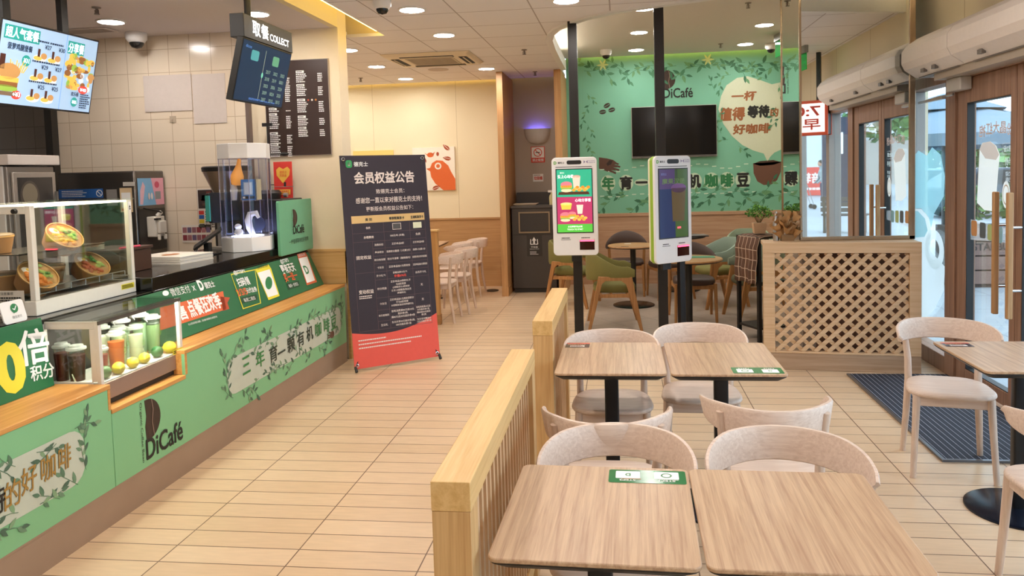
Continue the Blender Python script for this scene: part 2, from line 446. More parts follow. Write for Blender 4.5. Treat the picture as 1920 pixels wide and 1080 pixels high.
tag(B().box(-.7, WX - .1, MURAL_Y - .17, MURAL_Y - .14, CAFE_Z + .035, CAFE_Z + .05).obj('led_strip', LED_Y), 'yellow light strip washing the top of the green mural', 'light')
solid('beam_1', WALLY, (FRONT_X - .06, FRONT_X, -3, BACK_Y, CZ, 3.42))
solid('beam_2', WALLY, (-2.6, -1.9, 7.06, 7.12, CZ + .03, 3.42))

# kitchen walls
solid('wall_back_tiled', M_TILE, (-5.2, -3.35, 6.5, 6.75, 0, CZ))
solid('wall_back_recess', M_TILEG, (-6.4, -5.2, 6.8, 6.95, 0, CZ))
solid('trim_2', DKSTEEL, (-5.27, -5.2, 6.42, 6.8, 0, CZ))
solid('trim_3', mat('6f5f58', .5), (-3.35, -3.315, 6.5, 6.56, 0, CZ))
solid('wall_left', M_TILEG, (-6.5, -6.4, -3, 6.95, 0, 3.42))
solid('wall_menu', WALLC, (-3.35, FRONT_X, BACK_Y, 6.76, 0, 3.42))
b = B(); b.box(-3.0, FRONT_X - .001, BACK_Y - .012, BACK_Y, .69, .99); b.box(-3.0, FRONT_X, BACK_Y - .02, BACK_Y, .985, 1.005); b.box(FRONT_X - .012, FRONT_X + .012, BACK_Y - .012, 6.772, 0, 1.0)
struct(b.obj('wainscot_menu_wall', OAK_X, smooth=0))

# dining area far wall
solid('wall_far', PANEL_Y, (-4.7, -1.56, PIC_Y, PIC_Y + .15, 0, 3.42))
solid('wall_far_side', WALLC, (-4.75, -4.6, 6.76, PIC_Y, 0, 3.42))
solid('wall_kitchen_rear', WALLC, (-4.75, -2.6, 6.77, 6.9, 0, 3.42))
b = B(); b.box(-4.6, -1.62, PIC_Y - .015, PIC_Y, .12, .985); b.box(-4.6, -1.62, PIC_Y - .03, PIC_Y, .985, 1.01); b.box(-4.6, -1.62, PIC_Y - .02, PIC_Y, 0, .12)
struct(b.obj('wainscot_far_wall', wood('c09868', 'b08658', 'x', .5), smooth=0))
b = B(); b.box(-1.61, -1.53, 9.92, 10.96, .12, CZ - .003); b.box(-1.615, -1.525, 9.915, 10.96, 0, .12)
struct(b.obj('pillar_wood_fin', wood('c89a68', 'b38453', 'z', .5), smooth=0))
solid('wall_recess', GREYWALL, (-1.6, -.8, 10.9, 11.05, 0, 3.42))
solid('pillar_wood_post', wood('c89a68', 'b38453', 'z', .5), (-.85, -.76, 9.93, MURAL_Y, 0, CZ - .005))

# cafe mural wall
solid('wall_mural', TEAL, (-.76, WX, MURAL_Y, MURAL_Y + .15, 0, 3.42))
b = B(); b.box(-.76, WX, MURAL_Y - .015, MURAL_Y, 0, .98); b.box(-.76, WX, MURAL_Y - .035, MURAL_Y, .98, 1.025)
struct(b.obj('wainscot_mural_wall', wood('c8a384', 'b88f70', 'x', .5), smooth=0))
ML = [mat('4d8a67', .6, var=.2), mat('3c7556', .6, var=.2), mat('6a9f70', .6, var=.2)]
p = Print((0, MURAL_Y, 0), (1, 0, 0), (0, 0, 1), .0015)
TEALDK = mat('4ba888', .6, var=.05); CUPBR = mat('6e4a3a', .6, var=.05); BUBBLE = mat('d3d9bd', .6, var=.03); TXBR = mat('9c5f35', .6, var=0)
# speech-cloud and cup
cl = [(1347, 205), (1352, 180), (1362, 160), (1382, 146), (1402, 143), (1425, 150), (1447, 158), (1466, 154), (1480, 165), (1490, 190), (1492, 230), (1486, 262), (1470, 278), (1452, 286), (1444, 294), (1439, 303), (1432, 288), (1412, 282), (1392, 272), (1372, 255), (1356, 232)]
p.ppoly(cl, BUBBLE)
p.ppoly([(1412, 306), (1413, 325), (1420, 340), (1432, 347), (1446, 346), (1457, 338), (1464, 322), (1465, 303)], CUPBR)
p.ppoly([(1412, 307), (1425, 311), (1450, 309), (1465, 304), (1450, 300), (1425, 302)], mat('54382c', .6))
p.L(1)
p.tpx('一杯', (1372, 181), (1418, 179), 17, TXBR, .05, .1); p.tpx('值得', (1350, 215), (1396, 213), 24, TXBR, .05, .1)
p.tpx('等待', (1402, 210), (1442, 208), 22, INK_K, .06, .1); p.tpx('的', (1445, 211), (1459, 210), 16, TXBR, .05, .1); p.tpx('好咖啡', (1375, 243), (1444, 240), 18, TXBR, .05, .1)
# cafe logo with the bean
def bean_logo(q, a, b, s, side=True):     # a,b: lower left of the big word, s: its width
    bh, bb = .66 * s, b + .30 * s
    q.L(0).poly([(a + .02 * s, bb + bh), (a + .05 * s, bb + bh * .6), (a + .01 * s, bb + bh * .35), (a + .03 * s, bb)] + ellp(a + .08 * s, bb + bh / 2, .34 * s, bh / 2, 20, -90, 90), INK_BR)
    q.L(1).line([(a + .2 * s, bb + bh * .96), (a + .23 * s, bb + bh * .7), (a + .19 * s, bb + bh * .4), (a + .23 * s, bb + .03 * s)], .02 * s, mat('8a7264', .6))
    q.fit('DiCafé', a, b, a + s, b + .33 * s, INK_K, .022)
    if side: q.fit('Organic Coffee Bean', a - .085 * s - .48 * s, b + .47 * s - .03 * s, a - .085 * s + .48 * s, b + .47 * s + .04 * s, INK_K, 0, -PI / 2)
def bean_logo_old(q, a, b, h, side=True):
    q.L(0)
    e = ellp(a + .06 * h, b + .95 * h, .52 * h, .5 * h, 20, -90, 90)
    q.poly([(a + .02 * h, b + 1.44 * h), (a + .05 * h, b + .9 * h), (a + .0 * h, b + .47 * h)] + e, INK_BR)
    q.L(1); q.line([(a + .3 * h, b + 1.42 * h), (a + .27 * h, b + 1.15 * h), (a + .33 * h, b + .9 * h), (a + .3 * h, b + .5 * h)], .025 * h, mat('8a7264', .6))
    q.fit('DiCafé', a, b, a + 1.12 * h, b + .42 * h, INK_K, -.002)
    if side: q.fit('Organic Coffee Bean', a - .12 * h - .7 * h, b + .72 * h - .045 * h, a - .12 * h + .7 * h, b + .72 * h + .055 * h, INK_K, 0, -PI / 2)
bean_logo(p, .61, 2.64, .41)
for i, (t, x) in enumerate((('三', 1086), ('年', 1140), ('育', 1174), ('一', 1203), ('颗', 1237), ('有', 1270), ('机', 1302), ('咖', 1334), ('啡', 1363), ('豆', 1393), ('颗', 1487))):
    y = 345 - (x - 1086) * .026
    c = p.px(x, y)
    p.L(0).ell(c[0], c[1], .105, .115 if t != '一' else .05, mat('c9dfc4', .6), 16)
    p.L(1).tpx(t, (x - 11, y + .3), (x + 11, y - .3), 24 if t not in '一' else 4, INK_G if t in '年咖啡' else INK_K, .05)
for side in (318, 368):
    for k in range(20):
        x0 = 1125 + k * 15; y = side - (x0 - 1125) * .03 + (5 * math.sin(k * .9) if side == 318 else 2 * math.sin(k))
        if side == 318 and x0 > 1400: continue
        p.L(0).line([p.px(x0, y), p.px(x0 + 8, y - .3)], .013, mat('cfe6d2', .6))
# hand with bean, three beans
p.L(0).ppoly([(1123, 295), (1138, 297), (1150, 300), (1159, 307), (1150, 309), (1158, 314), (1148, 314), (1155, 320), (1145, 319), (1150, 324), (1140, 322), (1123, 316)], mat('5b3d30', .6))
for f0, f1 in (((1142, 303), (1160, 308)), ((1142, 308), (1163, 313)), ((1140, 313), (1161, 319)), ((1137, 317), (1155, 325))): p.line([p.px(*f0), p.px(*f1)], .026, mat('5b3d30', .6))
p.L(1).ppoly([(1137, 307), (1143, 300), (1149, 301), (1146, 308), (1139, 311)], mat('2e201a', .6))
for x, y, r in ((1138, 198, .5), (1130, 210, .1), (1147, 206, .3)):
    c = p.px(x, y); p.L(0).poly([(c[0] + .05 * math.cos(t) * math.cos(r) - .032 * math.sin(t) * math.sin(r), c[1] + .05 * math.cos(t) * math.sin(r) + .032 * math.sin(t) * math.cos(r)) for t in [i * PI / 8 for i in range(16)]], INK_BR)
    p.L(1).line([(c[0] - .045 * math.cos(r), c[1] - .045 * math.sin(r)), (c[0] + .045 * math.cos(r), c[1] + .045 * math.sin(r))], .006, TEAL)
p.L(0)
random.seed(11)
for k in range(24):
    a = -.5 + k * .118; p.sprig(a, 3.11 - .08 * random.random(), .25, random.uniform(-.9, .3) + PI * (k % 2), ML, 3)
for k in range(12): p.sprig(-.52 + .1 * random.random(), 2.75 - k * .15, .16, -PI / 2 + random.uniform(-.5, .8), ML, 3)
for k in range(22): p.sprig(-.3 + k * .125, 1.30 - .1 * random.random(), .25, random.uniform(-.6, .9) + PI * (k % 2), ML, 3)
for x, y in ((1340, 170), (1352, 150), (1370, 140), (1392, 136), (1420, 142), (1440, 150), (1460, 160), (1352, 250), (1365, 262), (1385, 274), (1455, 200), (1462, 220), (1344, 232)):
    c = p.px(x, y); p.L(2).sprig(c[0], c[1], .17, random.uniform(0, 6.28), ML, 3)
for x, y in ((1130, 122), (1327, 112)):
    c = p.px(x, y)
    for k in range(6): p.L(1).leaf(c[0], c[1], .09, k * PI / 3, mat('c9dc9a', .6), .35)
o = p.obj('mural_print'); tag(o, 'green cafe mural with leaf garlands, bean logo, cream steam cloud and brown cup', 'mural')

# entrance wall on the right
b = B()
b.box(WX, WX + .14, 6.95, 11.1, 0, 3.42); b.box(WX, WX + .14, -3, 6.95, 2.32, 3.42); b.box(WX, WX + .14, -3, -2.0, 0, 2.32)
struct(b.obj('wall_right', PANEL_R, smooth=0))
b = B()
def frame_y(y0, y1, x0=WX - .04, x1=WX + .1, z0=0, z1=2.32): b.box(x0, x1, y0, y1, z0, z1)
b.m(BROWNWOOD)
frame_y(5.985, 6.15); frame_y(4.1, 4.27)
frame_y(-2, 6.95, WX - .043, WX + .103, 2.24, 2.33)
for y0, y1 in ((6.15, 6.9), (-2, 4.1)): frame_y(y0, y1, WX - .037, WX + .097, 0, .13)
b.m(mat('a39a93', .5)); frame_y(3.22, 3.34, z0=.13, z1=2.24); frame_y(6.9, 6.95, z0=.13, z1=2.24)
for y in (1.6, -.1, -1.95): frame_y(y - .06, y + .06, z0=.13, z1=2.24)
struct(b.obj('trim_4', None, bevel=.004))
CLOUDY = glass_mat('frosted_film', 'dff6fa', .04, .6, 'b8ecf4'); FILMW = glass_mat('frosted_white_film', 'ffffff', .05, .78, 'f1f6f4')
FILMP = glass_mat('pale_film', 'ffffff', .03, .88, 'efe6da'); FILMT = glass_mat('tint_film', 'ffffff', .03, .55, 'e2c9bd'); FILMS = glass_mat('strip_film', 'ffffff', .03, .25, 'e8eef0')
def pane(name, y0, y1, z0=.13, z1=2.24):
    return struct(B().box(WX + .02, WX + .032, y0, y1, z0, z1).obj(name, WINGLASS, smooth=0))
w1 = pane('window_1', 6.15, 6.9)
p = Print((WX + .012, 0, 0), (0, -1, 0), (0, 0, 1), .001)      # big frosted cup with rising steam
p.ppoly([(1709, 392), (1728, 392), (1743, 410), (1746, 440), (1744, 470), (1772, 500), (1770, 545), (1752, 580), (1736, 596), (1709, 596)], FILMW)
p.L(1).ring(p.px(1752, 468)[0], p.px(1752, 468)[1], .10, .19, FILMW, 28, 0, 360, .85)
p.L(0).ppoly([(1709, 300), (1722, 282), (1738, 292), (1748, 276), (1764, 290), (1772, 330), (1770, 368), (1752, 400), (1746, 428), (1742, 408), (1728, 391), (1709, 391)], CLOUDY)
p.L(2).ppoly([(1709, 395), (1722, 396), (1735, 410), (1740, 432), (1734, 444), (1709, 446)], CLOUDY)
p.obj('frosted_sticker', w1)
pane('window_2', 3.34, 4.1); pane('window_3', 1.66, 3.22); pane('window_4', -.04, 1.54); pane('window_5', -1.89, -.16)
def door(name, y0, y1, pos, flip):
    fr = B(); w = .15; x0, x1 = WX - .025, WX + .045
    fr.box(x0, x1, y0, y0 + (w if flip else .07), .02, 2.24); fr.box(x0, x1, y1 - (.07 if flip else w), y1, .02, 2.24)
    ya, yb = y0 + (w if flip else .07), y1 - (.07 if flip else w)
    fr.box(x0, x1, ya, yb, .02, .12); fr.box(x0, x1, ya, yb, 2.06, 2.24)
    d = struct(fr.obj(name, BROWNWOOD, bevel=.006))
    g = B(); g.box(WX + .004, WX + .014, ya, yb, .12, 2.06); g.obj('pane', WINGLASS, d, smooth=0)
    gs = B(); k = .006
    for q in ((ya, ya + k, .12, 2.06), (yb - k, yb, .12, 2.06), (ya, yb, .12, .126), (ya, yb, 2.054, 2.06)): gs.box(WX - .02, WX + .03, *q)
    gs.obj('gasket', BLACK, d, smooth=0)
    h = B(); h.box(WX - .11, WX - .075, pos - .017, pos + .017, .64, 1.44); h.obj('handle', wood('c79b6c', 'ad8152', 'z', .45), d, bevel=.006)
    k = B()
    for z in (.82, 1.22): k.cyl((WX - .09, pos, z), (WX - .02, pos, z), .009)
    k.obj('handle_mount', CHROME, d)
    return d
d1 = door('door_1', 5.135, 5.98, 5.24, False); door('door_2', 4.275, 5.125, 5.06, True)
# film on the first door, printed to be read from outside
p = Print((WX + .0, 0, 0), (0, 1, 0), (0, 0, 1), -.001)
p.L(0).ppoly([(1832, 380), (1837, 280), (1842, 268), (1857, 265), (1868, 273), (1875, 290), (1872, 320), (1866, 400), (1862, 396), (1846, 394)], FILMP)
p.L(1).ppoly([(1837, 280), (1843, 268), (1857, 265), (1867, 273), (1874, 290), (1868, 300), (1848, 297)], FILMT)
for i, ch in enumerate('粉晶大红袍'):
    x = 1895 - i * 13.0; y = 238 + (i - 1.6) ** 2 * 1.3
    p.L(2).tpx(ch, (x + 6, y), (x - 6, y + .4), 22, FILMT, .03)
c0, c1 = p.px(1900, 267), p.px(1880, 290)
p.L(1).frame(min(c0[0], c1[0]), min(c0[1], c1[1]), max(c0[0], c1[0]), max(c0[1], c1[1]), .006, FILMS)
p.tpx('第2份', (1898, 278), (1882, 279), 12, FILMW, .02); p.tpx('半价', (1899, 302), (1884, 303), 15, FILMW, .02); p.tpx('欢迎', (1899, 325), (1886, 326), 9, FILMW); p.tpx('光临', (1899, 336), (1886, 337), 9, FILMW)
p.obj('printed_film', d1)
p = Print((WX - .004, 0, 0), (0, -1, 0), (0, 0, 1), .001)
p.L(0).ppoly([(1820, 411), (1902, 432), (1902, 456), (1820, 449)], FILMS)
for x, y, c in ((1827, 428, 'd9a06a'), (1843, 432, '5a6670'), (1858, 436, 'b9cf8d'), (1874, 440, '8fc3d8')):
    q = p.px(x, y); p.L(1).rect(q[0] - .045, q[1] - .055, q[0] + .045, q[1] + .055, mat(c, .5), .02)
q = p.px(1887, 365); p.ell(q[0], q[1], .052, .09, FILMP); p.L(2).ring(q[0], q[1], .036, .042, mat('c9b9a6', .5), 24, 0, 360, 1.6)
p.obj('sticker_strip', d1)
# door closer
t = thing('door_closer', 'grey door closer with a slim arm above the glass door', 'door closer', (WX - .06, 5.87, 2.2))
B().box(-.05, .03, -.14, .10, -.05, .045).obj('body', mat('c9c5c0', .4), t, bevel=.008)
B().tube([(-.03, .02, -.07), (-.07, .2, -.075), (-.06, .55, -.085)], .009).obj('arm', STEEL, t)
B().box(-.075, -.045, .1, .56, -.094, -.076).obj('track', STEEL, t)
# air curtain heaters over the doors
def air_curtain(y0, y1, label, end):
    t = thing('air_curtain', label, 'air curtain', (WX, 0, 2.3), 0, 'air curtain units')
    prof = [(-.002, .32), (-.2, .30), (-.275, .25), (-.31, .2), (-.31, .11), (-.285, .06), (-.2, .0), (-.002, .0)]
    b = B(); rings = []
    def ring(y, s): return [((x + .002) * s - .002 if x < -.01 else x, y, (z - .15) * (1 if x > -.01 else s ** .5) + .15) for x, z in prof]
    if end: rings = [ring(y1, .80), ring(y1 - .015, .90), ring(y1 - .05, .98), ring(y1 - .1, 1.0), ring(y0, 1.0)]
    else: rings = [ring(y1, 1.0), ring(y0, 1.0)]
    b.loft(rings); b.obj('housing', mat('f2e9e2', .45), t, smooth=20)
    g = B()
    for k in range(3): g.box(-.2, -.12, y0 + .1 + k * .001, y1 - .12, -.004 - .002 * k, -.001 - .002 * k)
    g.obj('outlet', mat('8d8680', .5), t, smooth=0)
    for yy in (y1 - .35, y0 + .35):
        B().box(-.262, -.235, yy - .03, yy + .03, .012, .04).obj('latch', mat('6f6862', .4), t)
air_curtain(5.46, 6.36, 'far beige air curtain unit over the entrance, nearest the mirror column', True)
air_curtain(3.9, 5.45, 'long near beige air curtain unit over the glass doors', False)
solid('trim_5', mat('b3a798', .6), (WX - .18, WX, 3.9, 6.0, 2.245, 2.298))

# wall behind the viewer
solid('wall_front', WALLC, (-6.4, WX, -3.1, -3, 0, 3.42))

# mirror-clad column
solid('pillar_core', mat('9a8d82', .5), (1.46, 2.29, MIR_Y + .02, 7.08, 0, CAFE_Z))
t = thing('mirror_column_cladding', 'tall mirror cladding with slim metal edges on the square column', 'mirror', (1.45, MIR_Y, 1.03))
B().box(.0, .83, 0, .015, .03, CAFE_Z - 1.04).obj('front_mirror', MIRROR, t, smooth=0)
B().box(-.004, .008, .02, .7, .03, CAFE_Z - 1.04).obj('side_mirror', MIRROR, t, smooth=0)
e = B()
e.box(-.012, .006, -.008, .014, 0, CAFE_Z - 1.035); e.box(.83, .875, -.012, .03, 0, CAFE_Z - 1.035); e.box(-.012, .004, .70, .716, 0, CAFE_Z - 1.035); e.box(-.012, .875, -.012, .02, 0, .03)
e.obj('edge_trim', mat('b09a80', .25, .8), t, bevel=.003)
# =================================================================== CEILING FIXTURES
LAMP = mat('fff7f0', .5, emit=70.0 * LAMP_W, var=0); LAMPC = mat('fffaf4', .5, emit=70.0 * LAMP_W, var=0)
def downlight(x, y, z, label, group, m=LAMP, r=.095):
    t = thing('ceiling_downlight', label, 'ceiling light', (x, y, z), 0, group)
    B().lathe([(r + .018, -.001), (r + .018, -.006), (r + .004, -.012), (r, -.008), (r, -.001)], n=28).obj('trim_ring', WHITE, t)
    B().lathe([(0, -.009), (r - .002, -.009), (r - .002, -.003), (0, -.003)], n=28).obj('diffuser', m, t)
    return t
G1 = 'round downlights in the tiled ceiling'; G2 = 'round downlights over the cafe corner'; G3 = 'round downlights over the kitchen'
for (x, y), l in zip([(-1.64, 6.0), (-1.65, 7.15), (-.40, 5.98), (-2.91, 8.95), (-2.91, 10.19), (-1.67, 9.56), (-2.81, 7.71)],
    ['round downlight nearest the counter, in the tiled ceiling left of centre', 'round downlight between the counter ceiling slot and the air conditioner', 'round downlight cut by the top picture edge beside the curved lip',
     'round downlight left of the ceiling air conditioner', 'small round downlight behind the air conditioner, near the cream wall', 'round downlight in front of the first wooden fin', 'round downlight mostly hidden behind the menu wall corner']):
    downlight(x, y, CZ, l, G1)
for (x, y), l in zip([(.25, 7.69), (.23, 10.3), (.236, 9.0), (1.635, 10.24), (1.636, 8.92)],
    ['cafe downlight nearest the curved ceiling lip', 'cafe downlight nearest the mural, left pair', 'cafe downlight in the middle beside the second black post', 'cafe downlight nearest the mural, towards the exit sign', 'larger cafe downlight in front of the exit sign']):
    downlight(x, y, CAFE_Z, l, G2, LAMPC)
downlight(-4.13, 5.83, CZ, 'kitchen downlight above the dome camera and tiled wall', G3); downlight(-2.88, 5.84, CZ, 'kitchen downlight right behind the collect sign', G3)
for x, y in ((-1.64, 4.2), (-1.64, 2.4), (-1.64, .6), (-.4, 4.2), (-.4, 2.4), (-.4, .2), (.95, 4.2), (.95, 2.4), (.95, .4)):
    downlight(x, y, CZ, 'round downlight in the tiled ceiling over the dining tables', G1 + ' above the viewer')
for x, y in ((-4.13, 3.6), (-3.0, 4.0), (-3.2, 2.0), (-4.6, 1.8)):
    downlight(x, y, CZ, 'round downlight over the near part of the kitchen', G3 + ' above the near counter')
for x, y in ((-4.0, 8.95), (-4.0, 10.19)):
    downlight(x, y, CZ, 'round downlight over the dining area behind the menu wall', G1 + ' behind the menu wall')

def sprinkler(x, y, z, label, drop=.05):
    t = thing('sprinkler', label, 'sprinkler', (x, y, z), 0, 'ceiling sprinklers')
    B().lathe([(.032, -.001), (.03, -.008), (.012, -.011), (.012, -.014)], n=16).obj('rosette', mat('8b7f78', .4, .4), t)
    B().cyl((0, 0, -.01), (0, 0, -drop), .009, .006, 10).box(-.016, -.011, -.003, .003, -drop, -.02).box(.011, .016, -.003, .003, -drop, -.02).lathe([(.02, -drop - .004), (.02, -drop)], n=12).obj('nozzle', mat('7a6f69', .35, .6), t)
for x, y, z, l in ((-1.02, 8.25, CZ, 'sprinkler in the tiled ceiling right of the air conditioner'), (-1.11, 10.07, CZ, 'sprinkler in the tiled ceiling above the wooden alcove'), (-3.46, 9.94, CZ, 'sprinkler above the cream wall beside the menu wall corner'),
                   (1.26, 7.7, CAFE_Z, 'sprinkler in the cafe ceiling nearest the viewer'), (1.31, 10.14, CAFE_Z, 'sprinkler in the cafe ceiling near the mural'), (-3.9, 5.35, CZ, 'sprinkler in front of the kitchen downlight')):
    sprinkler(x, y, z, l)
def dome(x, y, z, label, group='dome cameras', s=1.0):
    t = thing('dome_camera', label, 'security camera', (x, y, z), 0, group)
    B().lathe([(.075 * s, -.001), (.078 * s, -.012), (.076 * s, -.05 * s), (.055 * s, -.075 * s), (.05 * s, -.076 * s)], n=24).obj('housing', WHITE, t)
    B().lathe([(.052 * s, -.074 * s), (.05 * s, -.09 * s), (.035 * s, -.112 * s), (.0, -.122 * s)], n=24).obj('lens_dome', mat('20201f', .08), t)
dome(-4.25, 6.33, CZ, 'white dome camera on the kitchen ceiling by the tiled wall', s=1.15)
dome(-.17, 10.2, CAFE_Z, 'white dome camera on the cafe ceiling beside the first black post')
dome(1.98, 10.35, CAFE_Z, 'white dome camera half hidden behind the green exit sign')
q = P(716, 0, 2, CZ); dome(q.x, q.y, CZ, 'dark dome camera cut by the top picture edge', s=.9)
t = thing('ceiling_speaker', 'faint round speaker grille in the ceiling behind the air conditioner', 'speaker', (P(822, 130, 2, CZ).x, P(822, 130, 2, CZ).y, CZ))
B().lathe([(.13, -.001), (.125, -.008), (.11, -.01), (0, -.008)], n=32).obj('grille', mat('cfc2b9', .8), t)

# air conditioner cassette
t = thing('ceiling_air_conditioner', 'square beige four-way air conditioner in the tiled ceiling', 'air conditioner', (-2.1, 8.55, CZ))
b = B(); b.hexa([(-.5, -.45, -.002), (.5, -.45, -.002), (.5, .45, -.002), (-.5, .45, -.002)], [(-.46, -.41, -.035), (.46, -.41, -.035), (.46, .41, -.035), (-.46, .41, -.035)])
b.obj('panel', mat('e8d9bd', .5), t, bevel=.006)
b = B()
for q in ((-.3, .3, -.375, -.29), (-.3, .3, .29, .375)): b.box(*q, -.039, -.034)
for q in ((-.43, -.34, -.26, .26), (.34, .43, -.26, .26)): b.box(*q, -.039, -.034)
b.obj('air_slots', mat('2d2826', .7), t, smooth=0)
b = B()
for q in ((-.29, .29, -.35, -.335), (-.29, .29, .335, .35)): b.box(*q, -.046, -.038)
for q in ((-.40, -.385, -.25, .25), (.385, .40, -.25, .25)): b.box(*q, -.046, -.038)
b.obj('louvers', mat('d8c8ac', .5), t, smooth=0)
b = B().m(mat('cdbda3', .6)); b.box(-.27, .27, -.25, .25, -.041, -.034)
b.m(mat('8f8270', .7))
for k in range(11): b.box(-.25, .25, -.225 + k * .042, -.207 + k * .042, -.0425, -.04)
b.obj('intake_grille', None, t, smooth=0)

t = thing('ceiling_vent', 'small pale ceiling vent beside the hanging menu screen', 'vent', (P(150, 57, 2, CZ).x, P(150, 57, 2, CZ).y, CZ))
B().box(-.3, .3, -.09, .09, -.012, -.001).obj('frame', mat('d5cac2', .5), t, bevel=.003)
b = B()
for k in range(5): b.box(-.27, .27, -.07 + k * .03, -.055 + k * .03, -.016, -.0125)
b.obj('slats', mat('b5aaa2', .5), t, smooth=0)

def exit_sign(x, y, z, label, rot):
    t = thing('exit_sign', label, 'exit sign', (x, y, z), rot, 'hanging green exit signs')
    B().box(-.17, .17, -.022, .022, -.085, 0).obj('light_box', mat('9b9c98', .4, .4), t, bevel=.004)
    b = B(); b.m(glass_mat('green_acrylic', 'a8f0c0', .05, .45, '2fd07a')).box(-.165, .165, -.005, .005, -.27, -.085); b.obj('plate', None, t, smooth=0)
    p = Print((0, -.005, -.18), (1, 0, 0), (0, 0, 1)); g = mat('7dffb0', .5, emit=1.2, var=0)
    p.frame(-.15, -.075, .15, .075, .006, g).frame(-.035, -.055, .035, .055, .006, g).line([(-.01, .02), (.01, 0), (0, -.03)], .01, g).ell(.005, .035, .01, .01, g)
    p.line([(-.13, 0), (-.06, 0)], .012, g).line([(.06, 0), (.13, 0)], .012, g); p.obj('symbols', t)
exit_sign(1.93, 9.55, CAFE_Z, 'green running-man exit sign hanging beside the mirror column edge', PI / 2 + .1)
exit_sign(2.05, 3.75, CZ, 'green exit sign by the entrance, seen only in the mirror', PI / 2 - .15)
t = thing('hanging_lightbox_sign', 'red-framed white lightbox sign on black rods, seen in the mirror', 'sign', (2.2, 3.25, 2.2), .6)
B().box(-.3, .3, -.06, .06, -.2, .2).obj('case', mat('2a2422', .5), t, bevel=.004)
b = B()
for yy in (-.064, .054): 
    b.box(-.305, .305, yy, yy + .01, -.205, .205)
b.obj('frame', mat('e2562e', .4), t)
p = Print((0, .066, 0), (-1, 0, 0), (0, 0, 1)); p.rect(-.27, -.17, .27, .17, mat('fff4f0', .5, emit=.9, var=0)); p.L(1).fit('7:00', -.22, .02, .22, .14, INK_R, .02).fit('早上', -.22, -.14, .22, -.01, INK_R, .02); p.obj('face', t)
B().box(-.2, -.155, -.02, .02, .2, .77).obj('rod', BLACK, t); B().box(.155, .2, -.02, .02, .2, .77).obj('rod', BLACK, t)
# =================================================================== SERVICE COUNTER AND KITCHEN
ORANGEWOOD = wood('d9a05c', 'c58843', 'y', .4, name='ledge_wood')
t = thing('service_counter', 'long green-fronted service counter with oak ledges, bean logo and leaf prints', 'counter', (0, 0, 0))
F = FRONT_X
b = B().m(mat('a08772', .6, var=.08, scale=6)); b.box(F - .02, F - .002, .6, 6.46, 0, .172); b.box(F - .02, F + .001, .6, 6.46, .168, .176); b.obj('kickboard', None, t, smooth=0)
b = B(); b.box(F - .02, F, .6, 3.323, .175, .66); b.obj('front_panel', GREEN, t, bevel=.002)
b = B(); b.prism([(3.327, .175), (6.46, .175), (6.46, .675), (3.955, .675), (3.955, .535), (3.327, .535)], (F - .02, 0, 0), (0, 1, 0), (0, 0, 1), .02); b.obj('front_panel', GREEN, t, bevel=.002)
for q in ((-2.83, F + .003, .6, 3.325, .66, .682), (-2.83, F + .003, 3.328, 3.955, .535, .557), (-2.83, F + .003, 3.955, 6.47, .675, .697)):
    B().box(*q).obj('ledge', ORANGEWOOD, t, bevel=.002)
for q in ((-2.82, F + .002, 3.956, 3.975, .558, .674), (-2.82, F + .002, 3.305, 3.322, .558, .659)): B().box(*q).obj('ledge_side', ORANGEWOOD, t)
B().box(-3.38, F - .025, .6, 6.46, .02, .53).box(-3.38, -2.85, .6, 6.46, .53, .97).obj('carcass', mat('3a332f', .7), t, smooth=0)
BLACKSTONE = mat('171615', .12, var=.2, scale=80)
B().box(-3.5, -2.81, 4.2, 6.47, 1.0, 1.08).box(-3.5, -2.81, .6, 4.2, .975, 1.0).box(-2.86, -2.80, 4.2, 6.46, .9, 1.0).obj('worktop', BLACKSTONE, t, bevel=.004)
p = Print((F, 0, 0), (0, 1, 0), (0, 0, 1), .0012)
CLOUD = mat('c4ccbc', .55, var=.05, scale=15)
a0, b0 = p.px(270, 858)
bean_logo(p, a0 + .02, b0 - .022, .325)
random.seed(5)
def blob(q, a, bb, a1, b1, skip_left=False):
    q.L(0).rect(a, bb, a1, b1, CLOUD, min(.09, (b1 - bb) * .48))
    n = int((a1 - a) / .11)
    for k in range(n):
        x = a + (k + .5) * (a1 - a) / n
        q.L(1).sprig(x, b1 + random.uniform(-.035, .02), .125, random.uniform(-.5, .7) + PI * random.randint(0, 1), LEAVES, 3)
        q.L(1).sprig(x, bb + random.uniform(-.02, .035), .125, random.uniform(-.7, .5) + PI * random.randint(0, 1), LEAVES, 3)
    for e, s in ((a, 1), (a1, -1)):
        for k in range(3): q.sprig(e + s * .02 * random.random(), bb + (b1 - bb) * (k + .6) / 3.4, .115, PI / 2 + random.uniform(-.6, .6), LEAVES, 4)
blob(p, 4.40, .29, 6.34, .525)
for i, ch in enumerate('三年育一颗有机咖啡豆'):
    xx = [461, 487, 512, 527, 545, 563, 580, 596, 612, 625][i]; yy = [684, 672, 663, 660, 646, 635, 625, 617, 610, 604][i]; hh = [26, 36, 34, 4, 34, 32, 30, 26, 24, 22][i]
    c = p.px(xx, yy); hh = .115 if ch != '一' else .014; ww = .125 if ch != '三' else .1
    p.L(2).fit(ch, c[0] - ww / 2, c[1] - hh / 2, c[0] + ww / 2, c[1] + hh / 2, mat('3d8a4b', .5, var=0) if ch in '三年咖啡豆' else mat('2f3f33', .5, var=0), .015, .03)
